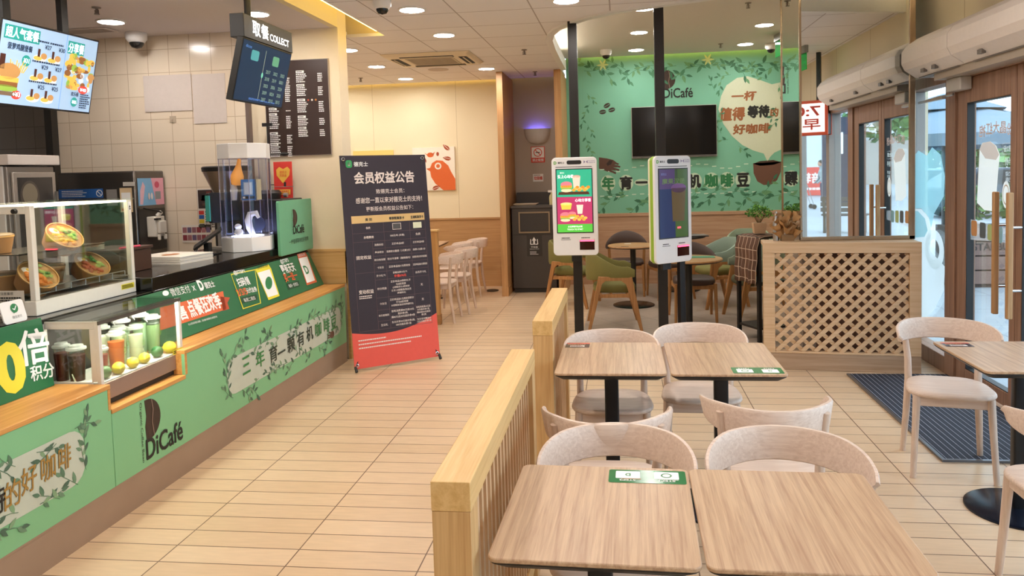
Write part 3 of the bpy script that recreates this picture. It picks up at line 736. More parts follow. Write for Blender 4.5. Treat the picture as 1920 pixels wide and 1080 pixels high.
c = p.px(622, 627); p.L(3).ell(c[0], c[1], .045, .03, mat('6d4b3b', .6)).line([(c[0] - .03, c[1]), (c[0] - .1, c[1] + .012)], .012, mat('6d4b3b', .6)).line([(c[0] - .03, c[1] - .01), (c[0] - .1, c[1] - .012)], .012, mat('6d4b3b', .6)).line([(c[0], c[1] + .01), (c[0] - .07, c[1] + .035)], .012, mat('6d4b3b', .6))
blob(p, 1.2, .295, 3.13, .545)
GOLD = mat('a5803e', .5, var=0)
for ch, x, y, w in (('的', 22, 925, .1), ('好', 53, 898, .1), ('咖', 89, 876, .1), ('啡', 120, 857, .09), ('待', -8, 940, .1), ('等', -40, 955, .1)):
    c = p.px(x, y); p.L(2).fit(ch, c[0] - w * .42, c[1] - .055, c[0] + w * .42, c[1] + .055, GOLD if ch not in '待等' else INK_K, .012, .05, .1)
p.obj('printed_graphics', t)

# sloping promotion board along the ledge
o = Vector((-2.665, 0, .698)); v = Vector((-.135, 0, .30)).normalized()
t = thing('promotion_board', 'long dark green slanted promotion board with orange ribbon on the counter ledge', 'sign board', (0, 0, 0))
b = B(); b.prism([(3.98, 0), (6.44, 0), (6.44, .318), (3.98, .318)], o, (0, 1, 0), v, .008); b.obj('board', mat('256a43', .45), t, bevel=.002)
n = Vector((0, 1, 0)).cross(v)
p = Print(o + n * .008, (0, 1, 0), v, .0012)
ORIB = mat('dd6a3e', .5, var=.03)
p.ppoly([(300, 577), (418, 546), (424, 580), (300, 620)], ORIB); p.ppoly([(412, 556), (431, 558), (426, 568), (430, 579), (418, 583)], mat('b84a2c', .5))
p.L(1).tpx('点餐狂欢季', (352, 581), (412, 562), 26, INK_W, .03); p.tpx('售', (333, 588), (348, 584), 24, INK_W, .03)
p.tpx('微信支付', (319, 549), (355, 541), 13, INK_W); p.tpx('x', (360, 541), (366, 540), 8, INK_W); p.tpx('D', (371, 536), (380, 534), 17, INK_W, .05); p.tpx('德克士', (383, 536), (401, 532), 10, INK_W, .02)
p.ppoly(ellp(310, 550, 6, 5), INK_W)
p.ppoly([(432, 514), (478, 505), (489, 569), (455, 580)], INK_Y); p.L(2).ppoly([(433.5, 516), (477, 507), (487, 568), (456, 578)], mat('256a43', .45))
p.L(3).tpx('@STEP1', (437, 513), (458, 509), 7, INK_W, .02); p.tpx('扫码领', (444, 531), (466, 526), 13, INK_W, .03); p.tpx('2/3/5', (443, 550), (462, 546), 11, ORIB, .03); p.tpx('元代金券', (461, 546), (480, 542), 8, INK_W, .02); p.ppoly([(449, 559), (480, 552), (482, 562), (453, 570)], mat('17462d', .5)); p.L(4).tpx('每周二周四', (456, 564), (477, 559), 6, INK_W)
p.L(1).ppoly([(478, 505), (503, 496), (508, 504), (524, 555), (503, 563)], INK_Y); p.L(2).ppoly([(482, 512), (505, 505), (521, 552), (502, 558)], INK_W); p.L(3).ppoly(ellp(503, 531, 6.5, 12), INK_G); p.tpx('立即扫码领代金券', (481, 503), (501, 497), 4.5, INK_K)
p.L(3).tpx('@STEP2', (525, 492), (540, 488), 7, INK_W, .02); p.tpx('更有天天', (526, 506), (551, 500), 13, INK_W, .03); p.tpx('买一送一', (532, 522), (556, 516), 12, ORIB, .03); p.L(1).ppoly([(536, 532), (560, 526), (562, 537), (540, 544)], mat('17462d', .5)); p.L(2).tpx('每周一至周五', (541, 537), (558, 532), 5, INK_W)
p.L(1).ppoly([(556, 477), (572, 473), (576, 480), (594, 529), (575, 535)], ORIB); p.L(2).ppoly([(559, 485), (575, 481), (590, 526), (575, 531)], INK_W); p.L(3).tpx('D', (570, 507), (577, 505), 12, INK_G, .03); p.tpx('立即扫码点餐', (558, 480), (571, 477), 4, INK_W)
p.tpx('以上活动详情见海报，活动最终解释权归商家所有', (352, 609), (406, 594), 3.5, INK_W)
p.obj('printed_graphics', t)

# points promotion board on the near ledge
o = Vector((-2.745, 0, .683)); v = Vector((-.05, 0, .34)).normalized(); n = Vector((0, 1, 0)).cross(v)
t = thing('points_promotion_board', 'green points board with a big yellow zero leaning on the near counter ledge', 'sign board', (0, 0, 0))
b = B(); b.prism([(2.3, 0), (3.30, 0), (3.30, .335), (2.3, .335)], o - n * .008, (0, 1, 0), v, .008); b.obj('board', mat('1f6b41', .5), t, bevel=.002)
p = Print(o, (0, 1, 0), v, .0012); p.tpx('0', (-8, 697), (47, 682), 100, INK_Y, .05); p.tpx('倍', (35, 655), (91, 645), 65, INK_W, .02); p.tpx('积分', (57, 702), (101, 692), 28, INK_W, .02); p.obj('lettering', t)
# payment card
t = thing('payment_card', 'white payment card with green tick propped above the points board', 'card', (0, 0, 0))
o = P(0, 612, 1, 3.2); o = Vector((-2.83, 3.12, 1.012)); v = Vector((-.25, 0, 1)).normalized(); n = Vector((0, 1, 0)).cross(v)
b = B(); b.prism(rr(0, 0, .135, .105, .015), o, (0, 1, 0), v, .006); b.obj('card', WHITE, t)
p = Print(o + n * .006, (0, 1, 0), v, .0012); p.ell(.075, .068, .022, .022, INK_G).poly([(.062, .05), (.066, .043), (.075, .049)], INK_G).L(1).line([(.064, .068), (.073, .06), (.087, .078)], .005, INK_W).fit('微信支付', .05, .02, .105, .034, mat('777777', .5)); p.obj('print', t)
B().box(-2.9, -2.84, 3.12, 3.2, 1.001, 1.01).obj('stand', mat('222222', .5), t)

# ---------------------------------------------------------------- heated display cabinet with salad bowls
t = thing('heated_display_cabinet', 'glass heated display cabinet with white frame holding salad bowls', 'display cabinet', (-3.13, 3.79, 1.001))
HX, HY, HZ = .23, .39, .57     # half depth, half length, height
fr = B(); w = .03
fr.box(-HX, HX, -HY, HY, 0, .075)
for x in (-HX, HX - w):
    for y in (-HY, HY - w): fr.box(x, x + w, y, y + w, .075, HZ - .02)
fr.box(-HX + w, HX - w, -HY + .001, -HY + .02, HZ - .06, HZ - .021)
fr.obj('frame', mat('e9e3d6', .4), t, bevel=.003)
g = B(); g.box(HX - .004, HX + .002, -HY + w, HY - w, .075, HZ - .02).box(-HX, HX, HY - .006, HY - .002, .075, HZ - .02).box(-HX + w, HX - w, -HY + .004, -HY + .008, .075, HZ - .06)
g.obj('glass_panel', GLASS, t, smooth=0)
B().box(-HX - .01, HX + .012, -HY - .01, HY + .006, HZ - .018, HZ - .008).obj('glass_top', GLASS, t, smooth=0)
b = B(); b.box(-HX + .03, HX - .012, -HY + .03, HY - .03, HZ - .03, HZ - .02); b.obj('lamp_strip', mat('fff0d0', .5, emit=5, var=0), t)
b = B(); b.box(-HX + .02, HX - .10, -HY + .03, HY - .12, .30, .306); b.box(HX - .104, HX - .10, -HY + .03, HY - .12, .27, .31); b.obj('shelf', mat('a9a39b', .2, .9), t, smooth=0)
b = B(); b.box(-HX + .02, HX - .02, -HY + .02, HY - .02, .10, .106)
b.tube([(HX - .018, -HY + .03, .135), (HX - .018, HY - .07, .135)], .003, 6)
for k in range(7): b.tube([(HX - .018, -HY + .05 + k * .11, .10), (HX - .018, -HY + .05 + k * .11, .135)], .003, 6)
b.obj('wire_rack', STEEL, t)
B().cyl((-.02 + HX - .06, -HY - .001, HZ - .045), (HX - .08, -HY - .016, HZ - .045), .014, .012, 14).obj('knob', DKSTEEL, t)
p = Print((HX + .0005, 0, 0), (0, 1, 0), (0, 0, 1)); p.rect(HY - .135, .03, HY - .02, .06, INK_Y).L(1).bars(HY - .13, .034, HY - .025, .056, INK_K, 3).L(0).rect(HY - .035, HZ - .08, HY - .005, HZ - .03, INK_W).L(1).poly([(HY - .028, HZ - .065), (HY - .012, HZ - .065), (HY - .02, HZ - .048)], INK_K).rect(HY - .028, HZ - .076, HY - .012, HZ - .07, INK_K); p.obj('sticker', t)
p = Print((0, -HY - .0005, 0), (1, 0, 0), (0, 0, 1)); p.rect(-.02, .0, .17, .13, mat('d6cdbf', .5)).L(1).fit('注意事项', .04, .108, .11, .122, INK_K).bars(-.012, .008, .16, .1, INK_K, 7); p.obj('notice', t)
KRAFT = mat('b98350', .6, var=.06); KRAFTD = mat('a06f41', .6, var=.06); RIMC = mat('d8a662', .5)
def bowl_thing(loc, rot, label, kind):
    t = thing('salad_bowl', label, 'salad bowl', loc, 0, 'salad bowls in the heated cabinet'); t.rotation_euler = rot
    B().lathe([(0, 0), (.08, 0), (.097, .084), (.094, .084), (.09, .066), (0, .062)], n=32).obj('bowl', KRAFT, t)
    B().lathe([(.094, .082), (.099, .082), (.099, .088), (.094, .088), (.094, .082)], n=32).obj('rim', RIMC, t)
    if kind is None:
        B().lathe([(.098, .0885), (.098, .094), (.085, .1), (0, .101)], n=32).obj('lid', glass_mat('lid_film', 'fff2df', .06, .35, 'd9c3a5'), t); return t
    rnd = random.Random(label); A, Bc = kind
    b = B().m(mat(A, .6, var=.25, scale=60))
    if kind[0] == 'e0862e':
        b.lathe([(.0, .086), (.04, .084), (.062, .074), (.066, .066)], (.012, -.025, 0), 20)
    for k in range(22):
        r = .06 * math.sqrt(rnd.random()); a = rnd.uniform(-PI * .95, .15); b.ell((r * math.cos(a) + .01, r * math.sin(a) - .012, 0.074 + rnd.random() * .012), .014, .012, .011, 8, 5)
    b.obj('topping', None, t)
    b = B().m(mat('9db457', .6, var=.3, scale=50))
    for k in range(16):
        a = rnd.uniform(.35, 2.6); r = rnd.uniform(.03, .075); b.ell((r * math.cos(a), r * math.sin(a), .074 + rnd.random() * .014), .017, .013, .005, 7, 4, None)
    b.m(mat('4d8a3a', .6, var=.3))
    for k in range(7):
        a = rnd.uniform(.5, 2.3); r = rnd.uniform(.02, .06); b.ell((r * math.cos(a), r * math.sin(a), .084 + rnd.random() * .008), .01, .009, .005, 6, 4)
    b.obj('lettuce', None, t)
    b = B().m(mat('fbf5e6', .4)); b.ell((-.052, -.012, .08), .03, .022, .012, 14, 6); b.m(mat('f0c04a', .4)).ell((-.05, -.012, .0868), .014, .012, .008, 12, 6); b.obj('egg_half', None, t)
    return t
def bowl_at(x, y, xx, label, kind, rot): return bowl_thing(P(x, y, 0, xx), rot, label, kind)
# tilted towards the customer
TL = (.0, .75, .0)
import mathutils
def tilt(axis_deg, deg):
    ax = Vector((math.cos(math.radians(axis_deg)), math.sin(math.radians(axis_deg)), 0))
    return (Matrix.Rotation(math.radians(deg), 4, ax) @ Matrix.Rotation(math.radians(20), 4, 'Z')).to_euler()
bowl_at(108, 462, -3.1, 'tilted salad bowl with fried pieces and egg on the upper shelf', ('dd9a3c', 0), tilt(79, 43))
bowl_at(58, 537, -3.03, 'tilted salad bowl heaped with orange shreds, lower shelf nearest the frame post', ('e0862e', 0), tilt(79, 43))
bowl_at(160, 514, -3.06, 'tilted salad bowl with reddish meat at the far end of the lower shelf', ('b8603a', 0), tilt(79, 43))
bowl_thing((-3.22, 3.51, 1.309), (0, 0, 0), 'closed kraft bowl standing upright on the upper shelf', None)
bowl_thing((-3.2, 3.52, 1.109), (0, 0, 0), 'closed kraft bowl beneath the upper shelf, nearest the cabinet end', None)
bowl_thing((-3.22, 3.86, 1.109), (0, 0, 0), 'closed kraft bowl standing between the two lower tilted bowls', None)

# ---------------------------------------------------------------- cold drinks case
t = thing('cold_drinks_case', 'low glass drinks case with lit cups and lemons on the counter', 'display case', (-2.68, 3.68, .558))
DX, DY, DZ = .155, .345, .44
b = B().m(mat('9c8478', .4, .3)); b.box(-DX, DX - .004, -DY, DY, .03, .115); b.m(mat('2b2522', .6)); b.box(-DX + .01, DX - .02, -DY + .01, DY - .01, 0, .03); b.obj('base', None, t, bevel=.003)
fr = B(); w = .022
for x in (-DX, DX - w):
    for y in (-DY, DY - w): fr.box(x, x + w, y, y + w, .115, DZ - .012)
fr.box(-DX + w, DX - w, -DY + .001, -DY + .012, DZ - .05, DZ - .013); fr.box(-DX + w, DX - .05, -DY + .001, -DY + .012, .116, .13); fr.box(DX - .05, DX - w, -DY + .001, -DY + .012, .13, DZ - .05)
fr.obj('frame', mat('e2dcd2', .35), t, bevel=.002)
g = B(); g.box(DX - .004, DX, -DY + w, DY - w, .115, DZ - .012).box(-DX + w, DX - .05, -DY + .004, -DY + .007, .13, DZ - .05).box(-DX + w, DX - w, DY - .007, DY - .004, .115, DZ - .012); g.obj('glass_panel', GLASS, t, smooth=0)
B().box(-DX - .01, DX + .006, -DY - .006, DY + .006, DZ - .011, DZ - .003).obj('glass_top', GLASS, t, smooth=0)
B().box(-DX + .02, DX - .012, -DY + .02, DY - .02, .115, .121).obj('display_floor', mat('e9ece4', .4), t)
B().box(DX - .004, DX + .002, -DY, DY, DZ - .03, DZ - .012).box(DX - .05, DX - .004, -DY + .022, DY - .022, DZ - .017, DZ - .012).obj('lamp_housing', mat('6d6862', .3, .5), t, smooth=0)
B().box(DX - .045, DX - .01, -DY + .025, DY - .025, DZ - .021, DZ - .0175).obj('lamp_strip', mat('fffbe8', .5, emit=90, var=0), t)
p = Print((DX + .0004, 0, 0), (0, 1, 0), (0, 0, 1)); p.rect(DY - .10, .118, DY - .002, .145, INK_Y).L(1).bars(DY - .095, .122, DY - .01, .142, INK_K, 2); p.obj('sticker', t)
p = Print((DX - .0035, 0, 0), (0, 1, 0), (0, 0, 1)); p.ring(-DY + .035, .06, .011, .014, INK_W); p.obj('badge', t)
FZ = .558 + .1215
def cup(px_, ytop, xx, r, col, label, lid='clear', logo=True, z=FZ, fill=.82):
    q = P(px_, ytop, 0, xx); h = q.z - z - .018; q.z = z; q.y = max(3.40, min(3.985, q.y))
    t = thing('drink_cup', label, 'drink', q, 0, 'drinks in the cold case')
    rb = r * .76
    B().lathe([(0, 0), (rb, 0), (rb + (r - rb) * fill, h * fill), (0, h * fill)], n=22).obj('drink', mat(col, .35, var=.03, emit=0), t)
    B().lathe([(rb + .0012, .0), (r + .0012, h)], n=22).obj('cup_wall', glass_mat('plastic', 'fafffa', .05), t)
    lm = WHITE if lid == 'white' else glass_mat('clear_lid', 'ffffff', .1, .45, 'eef2ea') if lid == 'clear' else mat(lid, .5)
    B().lathe([(r + .002, h - .004), (r + .005, h), (r + .004, h + .008), (r * .82, h + .012), (r * .78, h + .02), (0, h + .02)], n=22).obj('lid', lm, t)
    if lid == 'white': B().tube([(-r * .2, -r - .002, h + .01), (0, -r - .02, h + .005), (r * .2, -r - .012, h - .012)], .003, 6).obj('lid_loop', lm, t)
    if logo:
        a = .25; p = Print((math.cos(a) * (r * .93 + .003), math.sin(a) * (r * .93 + .003), h * .5), (-math.sin(a), math.cos(a), 0), (.04, 0, 1)); gm = mat('86b83c', .5, var=0)
        p.fit('D', -.012, 0, .012, .03, gm, .04).fit('dicos', -.012, -.014, .012, -.004, INK_K); p.obj('logo', t)
    return t
LC = 'e8ebcc'
for a in ((190, 609, -2.70, .036, LC, 'pale drink against the near post of the case', 'clear'), (216, 621, -2.615, .041, 'ee7428', 'bright orange juice cup in the front of the case', 'clear', True),
          (222, 611, -2.70, .040, 'e6e9b8', 'yellowish drink with clear lid behind the orange juice', 'clear'), (253, 609, -2.625, .037, 'f0f4cc', 'milky pale drink in the middle front of the case', 'clear'),
          (226, 597, -2.785, .044, 'bcd2b4', 'tall pale green drink with loop lid, rear left of the row', 'white'), (261, 586, -2.735, .044, 'b4cba6', 'tallest green drink with white loop lid in the middle', 'white'),
          (292, 588, -2.68, .042, 'a9c48e', 'green lime drink with white lid on the right', 'white'), (325, 587, -2.68, .033, 'e0633a', 'slim orange drink at the far end of the case', 'clear', False),
          (134, 650, -2.70, .042, '4a2320', 'dark brown tea cup in the near end of the case', 'clear', False), (108, 645, -2.78, .036, '6d2f25', 'small reddish tea cup half behind the points board', 'clear', False), (189, 649, -2.615, .03, 'a8332c', 'small red drink behind the near post', 'clear', False)):
    cup(*a[:4], a[4], a[5], *a[6:])
def fruit(px_, py_, col, label, r, kind, ang):
    q = P(px_, py_, 0, -2.568 - (.01 if kind == 'lime' else 0)); q.y = max(3.385, min(3.97, q.y))
    t = tag(B().lathe([(0, -r * 1.28), (r * .22, -r * 1.22), (r * .3, -r * 1.1), (r * .72, -r * .75), (r, -.1 * r), (r * .95, r * .4), (r * .6, r * .92), (r * .2, r * 1.12), (r * .14, r * 1.24), (0, r * 1.26)] if kind == 'lemon' else [(r * math.sin(PI * j / 8), -r * math.cos(PI * j / 8)) for j in range(9)], n=18).obj(kind, mat(col, .45, var=.08, scale=120, bump=.2)), label, kind, 'lemons and limes in the cold case')
    t.location = (q.x, q.y, FZ + r); t.rotation_euler = (PI / 2, 0, ang)
fruit(222, 694, 'ead62a', 'yellow lemon nearest the viewer, stem showing', .031, 'lemon', .9); fruit(249, 682, 'ead62a', 'yellow lemon second in the row', .029, 'lemon', 1.3); fruit(271, 673, 'ecd830', 'yellow lemon third in the row, beside the lime', .029, 'lemon', .7)
fruit(318, 652, 'ead62a', 'yellow lemon at the far end of the case', .034, 'lemon', 1.4); fruit(197, 707, '3f6f34', 'green lime by the near post of the case', .032, 'lime', 0); fruit(295, 665, '2f6a35', 'green lime between the yellow lemons', .032, 'lime', 0)
for i, (x, y) in enumerate(((148, 714), (205, 696), (230, 683), (267, 668))):
    q = P(x, y, 2, FZ); q.x = max(-2.8, min(-2.6, q.x)); q.y = max(3.38, min(3.95, q.y)); q.z = FZ
    t = thing('price_card', ['pale price card lying by the dark tea cup', 'pale price card behind the near lime', 'pale price card leaning on the orange juice', 'pale price card at the milky drink'][i], 'price card', q, .0, 'price cards in the cold case')
    b = B().m(mat('d5d9bb', .5)); b.prism([(-.03, 0), (.03, 0), (.03, .04), (-.03, .04)], (0, 0, 0), (0, 1, 0), (-.35, 0, 1), .002); b.obj('card', None, t, smooth=0)
    p = Print((.003, 0, 0), (0, 1, 0), Vector((-.35, 0, 1)), .0012); p.rect(-.024, .008, .0, .016, mat('c9643c', .5)).rect(-.02, .024, .02, .03, mat('6f9a5b', .5)); p.obj('print', t)

# ---------------------------------------------------------------- things on the black worktop
WT = 1.0805
t = thing('paper_placemat_stack', 'neat stack of white paper tray mats with an orange print', 'paper stack', (-3.2, 5.05, WT), -.15)
b = B()
for k in range(7): b.box(-.2 + .002 * (k % 2), .2 - .002 * (k % 3), -.17 + .003 * (k % 2), .17, k * .0075, k * .0075 + .0065)
b.obj('sheets', mat('eee6da', .6), t, smooth=0)
p = Print((0, 0, .0525), (0, 1, 0), (-1, 0, 0)); p.ell(-.03, 0, .07, .05, mat('d08a4a', .6)).L(1).rect(-.07, -.012, .02, .012, mat('c25a2f', .6)).L(2).bars(-.06, -.008, .01, .008, INK_W, 1); p.obj('print', t)
t = thing('order_tablet', 'black tablet tilted on a short stand on the worktop', 'tablet', (-3.2, 5.5, WT), .2)
B().box(-.08, .08, -.06, .06, 0, .008).obj('base', BLACK, t, bevel=.003)
B().box(-.02, .02, -.02, .03, .008, .09).cyl((0, 0, .075), (-.03, -.02, .11), .012).obj('stand', BLACK, t)
t.rotation_euler = (0, 0, 0)
b = B(); b.prism(rr(-.09, -.13, .09, .13, .012), (.0, .0, .13), Vector((-.47, .88, .10)).normalized(), Vector((.80, .12, .55)).normalized(), .016); b.obj('screen', BLACK, t)
B().tube([(-.03, -.07, .07), (-.05, -.09, .02), (-.08, -.03, .004)], .004).obj('cable', BLACK, t)
t = thing('wooden_box', 'dark brown wooden box with a red pen seen through the cabinet', 'box', (-3.25, 4.5, WT))
B().box(-.14, .14, -.16, .16, 0, .14).box(-.15, .15, -.17, .17, .14, .158).obj('box', mat('4a2e22', .45), t, bevel=.004)
tag(B().tube([(-3.12, 4.36, 1.245), (-3.1, 4.53, 1.245)], .007).obj('pen', mat('d8435f', .4)), 'pink-red pen lying on the dark wooden box', 'pen')
# acrylic toy display tower
TX, TY = -3.02, 5.80
t = thing('acrylic_display_tower', 'tall clear display tower with white cap and base on the worktop', 'display tower', (TX, TY, WT), .25)
def octa(rx, c=.38): return [(-rx, -rx * c), (-rx * c, -rx), (rx * c, -rx), (rx, -rx * c), (rx, rx * c), (rx * c, rx), (-rx * c, rx), (-rx, rx * c)]
def col(bb, rx, z0, z1): bb.prism(octa(rx), (0, 0, z0), (1, 0, 0), (0, 1, 0), z1 - z0)
b = B(); col(b, .19, .0, .115); b.obj('base', WHITE, t, bevel=.004)
b = B(); col(b, .19, .74, .86); b.obj('cap', WHITE, t, bevel=.004)
b = B(); ring = octa(.183); ri = octa(.180)
b.loft([[(x, y, .116) for x, y in ring], [(x, y, .739) for x, y in ring]], cap=False); b.obj('clear_walls', ACRYLIC, t, smooth=0)
b = B()
for x, y in ring: b.box(x - .003, x + .003, y - .003, y + .003, .116, .739)
b.obj('edges', glass_mat('acrylic_edge', 'eef0ff', .15, .25, 'e6e8ff'), t, smooth=0)
b = B(); col(b, .172, .40, .408); b.obj('middle_shelf', ACRYLIC, t, smooth=0)
b = B(); b.lathe([(.11, .1155), (.125, .1155), (.125, .121), (.11, .121), (.11, .1155)], n=32); b.obj('base_light_ring', mat('e2e8ff', .5, emit=2.2, var=0), t)
t = thing('toy_box', 'blue windowed toy box on the middle shelf of the clear tower', 'toy box', (TX + .07, TY - .06, WT + .409), .25)
b = B().m(mat('3f78b8', .4)); b.box(-.06, .06, -.045, .045, 0, .165); b.m(mat('e6d8a8', .5)).box(.045, .075, -.045, .05, 0, .165); b.obj('box', None, t, bevel=.002)
p = Print((0, -.0455, 0), (1, 0, 0), (0, 0, 1)); p.rect(-.042, .04, .03, .145, mat('8fa9c4', .3)).L(1).rect(-.034, .046, .022, .138, mat('c9d3dd', .4)).L(2).rect(-.052, .01, -.006, .032, INK_K).rect(.0, .01, .042, .032, mat('222a38', .5)).L(3).rect(-.048, .014, -.03, .028, INK_W); p.obj('print', t)
t = thing('drumstick_toy', 'glowing orange drumstick-shaped toy on the upper shelf of the clear tower', 'toy', (TX - .08, TY - .04, WT + .409))
b = B(); b.lathe([(0, .12), (.035, .125), (.052, .16), (.05, .2), (.03, .25), (.017, .29), (.014, .33), (.0, .34)], n=18, M=Matrix.Rotation(.18, 4, 'Y')); b.obj('drumstick', mat('f2a24a', .4, emit=.35), t)
B().lathe([(.02, 0), (.024, .05), (.03, .08), (.02, .125)], n=14).obj('stand', mat('dcd8d2', .5), t)
for i, (dx, dy, s, l) in enumerate(((-.07, -.02, .03, 'small white round toy standing left in the lower tower'), (-.02, -.10, .032, 'white ball toy lying at the front of the lower tower'))):
    t = thing('small_toy', l, 'toy', (TX + dx, TY + dy, WT + .1215), 0, 'little white toys in the clear tower')
    b = B(); b.ell((0, 0, s), s, s, s); 
    if i == 0: b.ell((0, 0, s * 2.4), s * .95, s * .9, s * .8)
    b.obj('body', WHITE, t)
    if i == 0: B().ell((0, 0, s * .6), s * 1.06, s * 1.06, s * .35).obj('base', mat('d9b45a', .5), t)
t = thing('fan_toy', 'white curved toy with a dark blue fan in the lower tower', 'toy', (TX + .06, TY - .02, WT + .1215))
b = B(); b.tube([(0, 0, .0), (-.03, 0, .06), (-.04, 0, .12), (-.02, 0, .17), (.03, 0, .18), (.05, 0, .14)], [.02, .028, .03, .028, .022, .012], 10); b.obj('body', WHITE, t)
b = B(); b.lathe([(0, 0), (.06, .0), (.06, .006), (0, .006)], n=20, M=Matrix.Translation((.03, .03, .09)) @ Matrix.Rotation(PI / 2, 4, 'X')); b.obj('fan', mat('3a4560', .5), t)
# counter end: black machine and green cafe sign
t = thing('coffee_machine', 'black coffee machine housing with a knob behind the green cafe sign', 'coffee machine', (-3.0, 6.24, WT))
B().box(-.2, .19, -.22, .17, 0, .4).obj('housing', mat('1d1c1c', .4), t, bevel=.01)
b = B(); b.lathe([(.09, .4), (.1, .45), (.085, .475), (0, .48)], (-.02, -.05, 0), 24, sy=1.5); b.obj('lid', BLACK, t)
B().cyl((.1, .0, .43), (.13, -.0, .43), .02).obj('knob', STEEL, t)
t = thing('cafe_sign_panel', 'mint green cafe sign panel with a bean logo at the counter end', 'sign', (-2.785, 6.165, 1.05))
B().prism(rr(-.33, -.03, .32, .42, .015), (0, 0, 0), (0, 1, 0), (0, 0, 1), .022).obj('panel', mat('6fb28c', .45), t)
p = Print((.0222, 0, 0), (0, 1, 0), (0, 0, 1)); bean_logo(p, -.08, .13, .22); p.fit('一杯值得等待的好咖啡', -.17, .05, .22, .09, INK_K); p.obj('print', t)
t = thing('coffee_grinder', 'coffee grinder with a wide dark hopper behind the clear tower', 'coffee grinder', (-3.42, 6.26, WT))
B().box(-.09, .09, -.1, .1, 0, .24).obj('body', DKSTEEL, t, bevel=.01)
B().lathe([(.05, .24), (.07, .34), (.205, .65)], n=28).obj('hopper', mat('8e7d6c', .2, .3), t)
B().lathe([(.208, .65), (.212, .685), (.2, .695), (0, .695)], n=28).obj('hopper_rim', BLACK, t)
t = thing('tall_stand', 'slim black post with clips rising behind the clear tower', 'stand', (-3.12, 6.44, WT))
B().cyl((0, 0, 0), (0, 0, 1.06), .007).box(-.045, .045, -.01, .01, 1.04, 1.07).obj('post', BLACK, t)
for z in (.52, .79): B().tube([(0, 0, z), (.12, -.02, z)], .004).ell((.16, -.025, z), .04, .02, .018).obj('clip', BLACK, t)
t = thing('red_heart_leaflet', 'red leaflet with a yellow heart standing on the coffee machine', 'leaflet', (-2.93, 6.3, WT + .402))
b = B(); b.prism([(-.085, 0), (.085, 0), (.07, .32), (-.1, .32)], (0, 0, 0), (1, 0, 0), Vector((0, .12, 1)).normalized(), .003); b.obj('leaflet', mat('d33a31', .45), t, smooth=0)
p = Print((0, -.003, 0), (1, 0, 0), Vector((0, .12, 1)).normalized()); p.poly([(-.008, .13), (.05, .2), (.055, .25), (.03, .275), (-.008, .255), (-.045, .275), (-.072, .25), (-.067, .2)], mat('e8b64a', .5)).L(1).fit('德克士', -.04, .215, .025, .24, INK_R).fit('预真金', -.04, .185, .025, .21, INK_R).L(0).rect(.0, .1, .02, .14, INK_K).rect(-.06, .03, .06, .075, mat('e8c24a', .5)).L(1).bars(-.055, .035, .055, .07, INK_R, 2); p.obj('print', t)
B().tube([(-.1, -.02, .002), (-.1, -.02, .1), (.1, -.02, .1), (.1, -.02, .002)], .003).obj('wire_holder', STEEL, t)
t = thing('till_monitor', 'back of a black monitor with a teal edge left of the clear tower', 'monitor', (-3.31, 5.95, WT), 1.15)
b = B(); b.prism(rr(-.15, -.11, .15, .14, .02), (0, 0, .33), Vector((1, 0, 0)), Vector((0, .12, 1)).normalized(), .05); b.obj('screen_housing', BLACK, t, bevel=.006)
B().box(-.162, -.151, -.05, .0, .24, .45).obj('screen_edge', mat('48a89a', .4), t)
B().box(-.03, .03, .0, .04, .02, .3).box(-.07, .07, -.06, .08, 0, .02).obj('stand', mat('9a948c', .4), t)
# ---------------------------------------------------------------- kitchen wall
for x0, z0, x1, z1, l, kind in ((-4.316, 2.295, -3.852, 2.622, 'blank pale paper sheet on the kitchen tiles, wider one', 0), (-3.842, 2.172, -3.527, 2.616, 'blank pale upright paper sheet beside the wider one', 1),
                            (-3.853, 1.2, -3.62, 1.58, 'colourful notice with red, blue and yellow squares on the tiles', 2), (-4.02, 1.09, -3.73, 1.25, 'notice with rows of small pictures low on the tiles', 3)):
    t = thing('wall_notice', l, 'notice', (x0, 6.4985, z0), 0, 'papers on the kitchen tiles')
    w, h = x1 - x0, z1 - z0
    B().box(0, w, -.006, 0, 0, h).obj('sheet', mat('d9cdc6', .25) if kind < 2 else mat('ded6cc', .5), t, smooth=0)
    if kind >= 2:
        p = Print((0, -.0065, 0), (1, 0, 0), (0, 0, 1))
        if kind == 2:
            p.rect(.01, .2, w - .01, h - .01, mat('3a2a26', .5)).L(1)
            for k in range(12): p.rect(.02 + random.random() * (w - .06), .21 + random.random() * .12, .03 + random.random() * (w - .05), .22 + random.random() * .14, mat(random.choice(['5a4034', '7a3a30', '2a2020', '8a7a5a']), .5))
            p.L(0)
            for k, c in enumerate(('c2342c', '2f5aa8', 'd8bc3a', '4a4a40')): p.rect(.01, .145 - k * .04, .06, .18 - k * .04, mat(c, .5))
            p.bars(.07, .02, w - .01, .18, mat('6a625c', .5), 7)
        else:
            for r in range(2):
                for k in range(6): p.rect(.01 + k * .046, .02 + r * .07, .05 + k * .046, .07 + r * .07, mat(['8a3a44', 'a06a70', '6a5a7a', '94606a'][(k + r) % 4], .5))
        p.obj('print', t)
t = thing('wall_hook', 'small clear adhesive hook on the kitchen tiles under the papers', 'hook', (-4.05, 6.498, 2.22))
B().box(-.03, .03, -.003, 0, -.03, .03).tube([(0, -.003, .0), (0, -.02, -.005), (0, -.018, -.03), (0, -.01, -.03)], .004).obj('hook', mat('b8a894', .3), t)
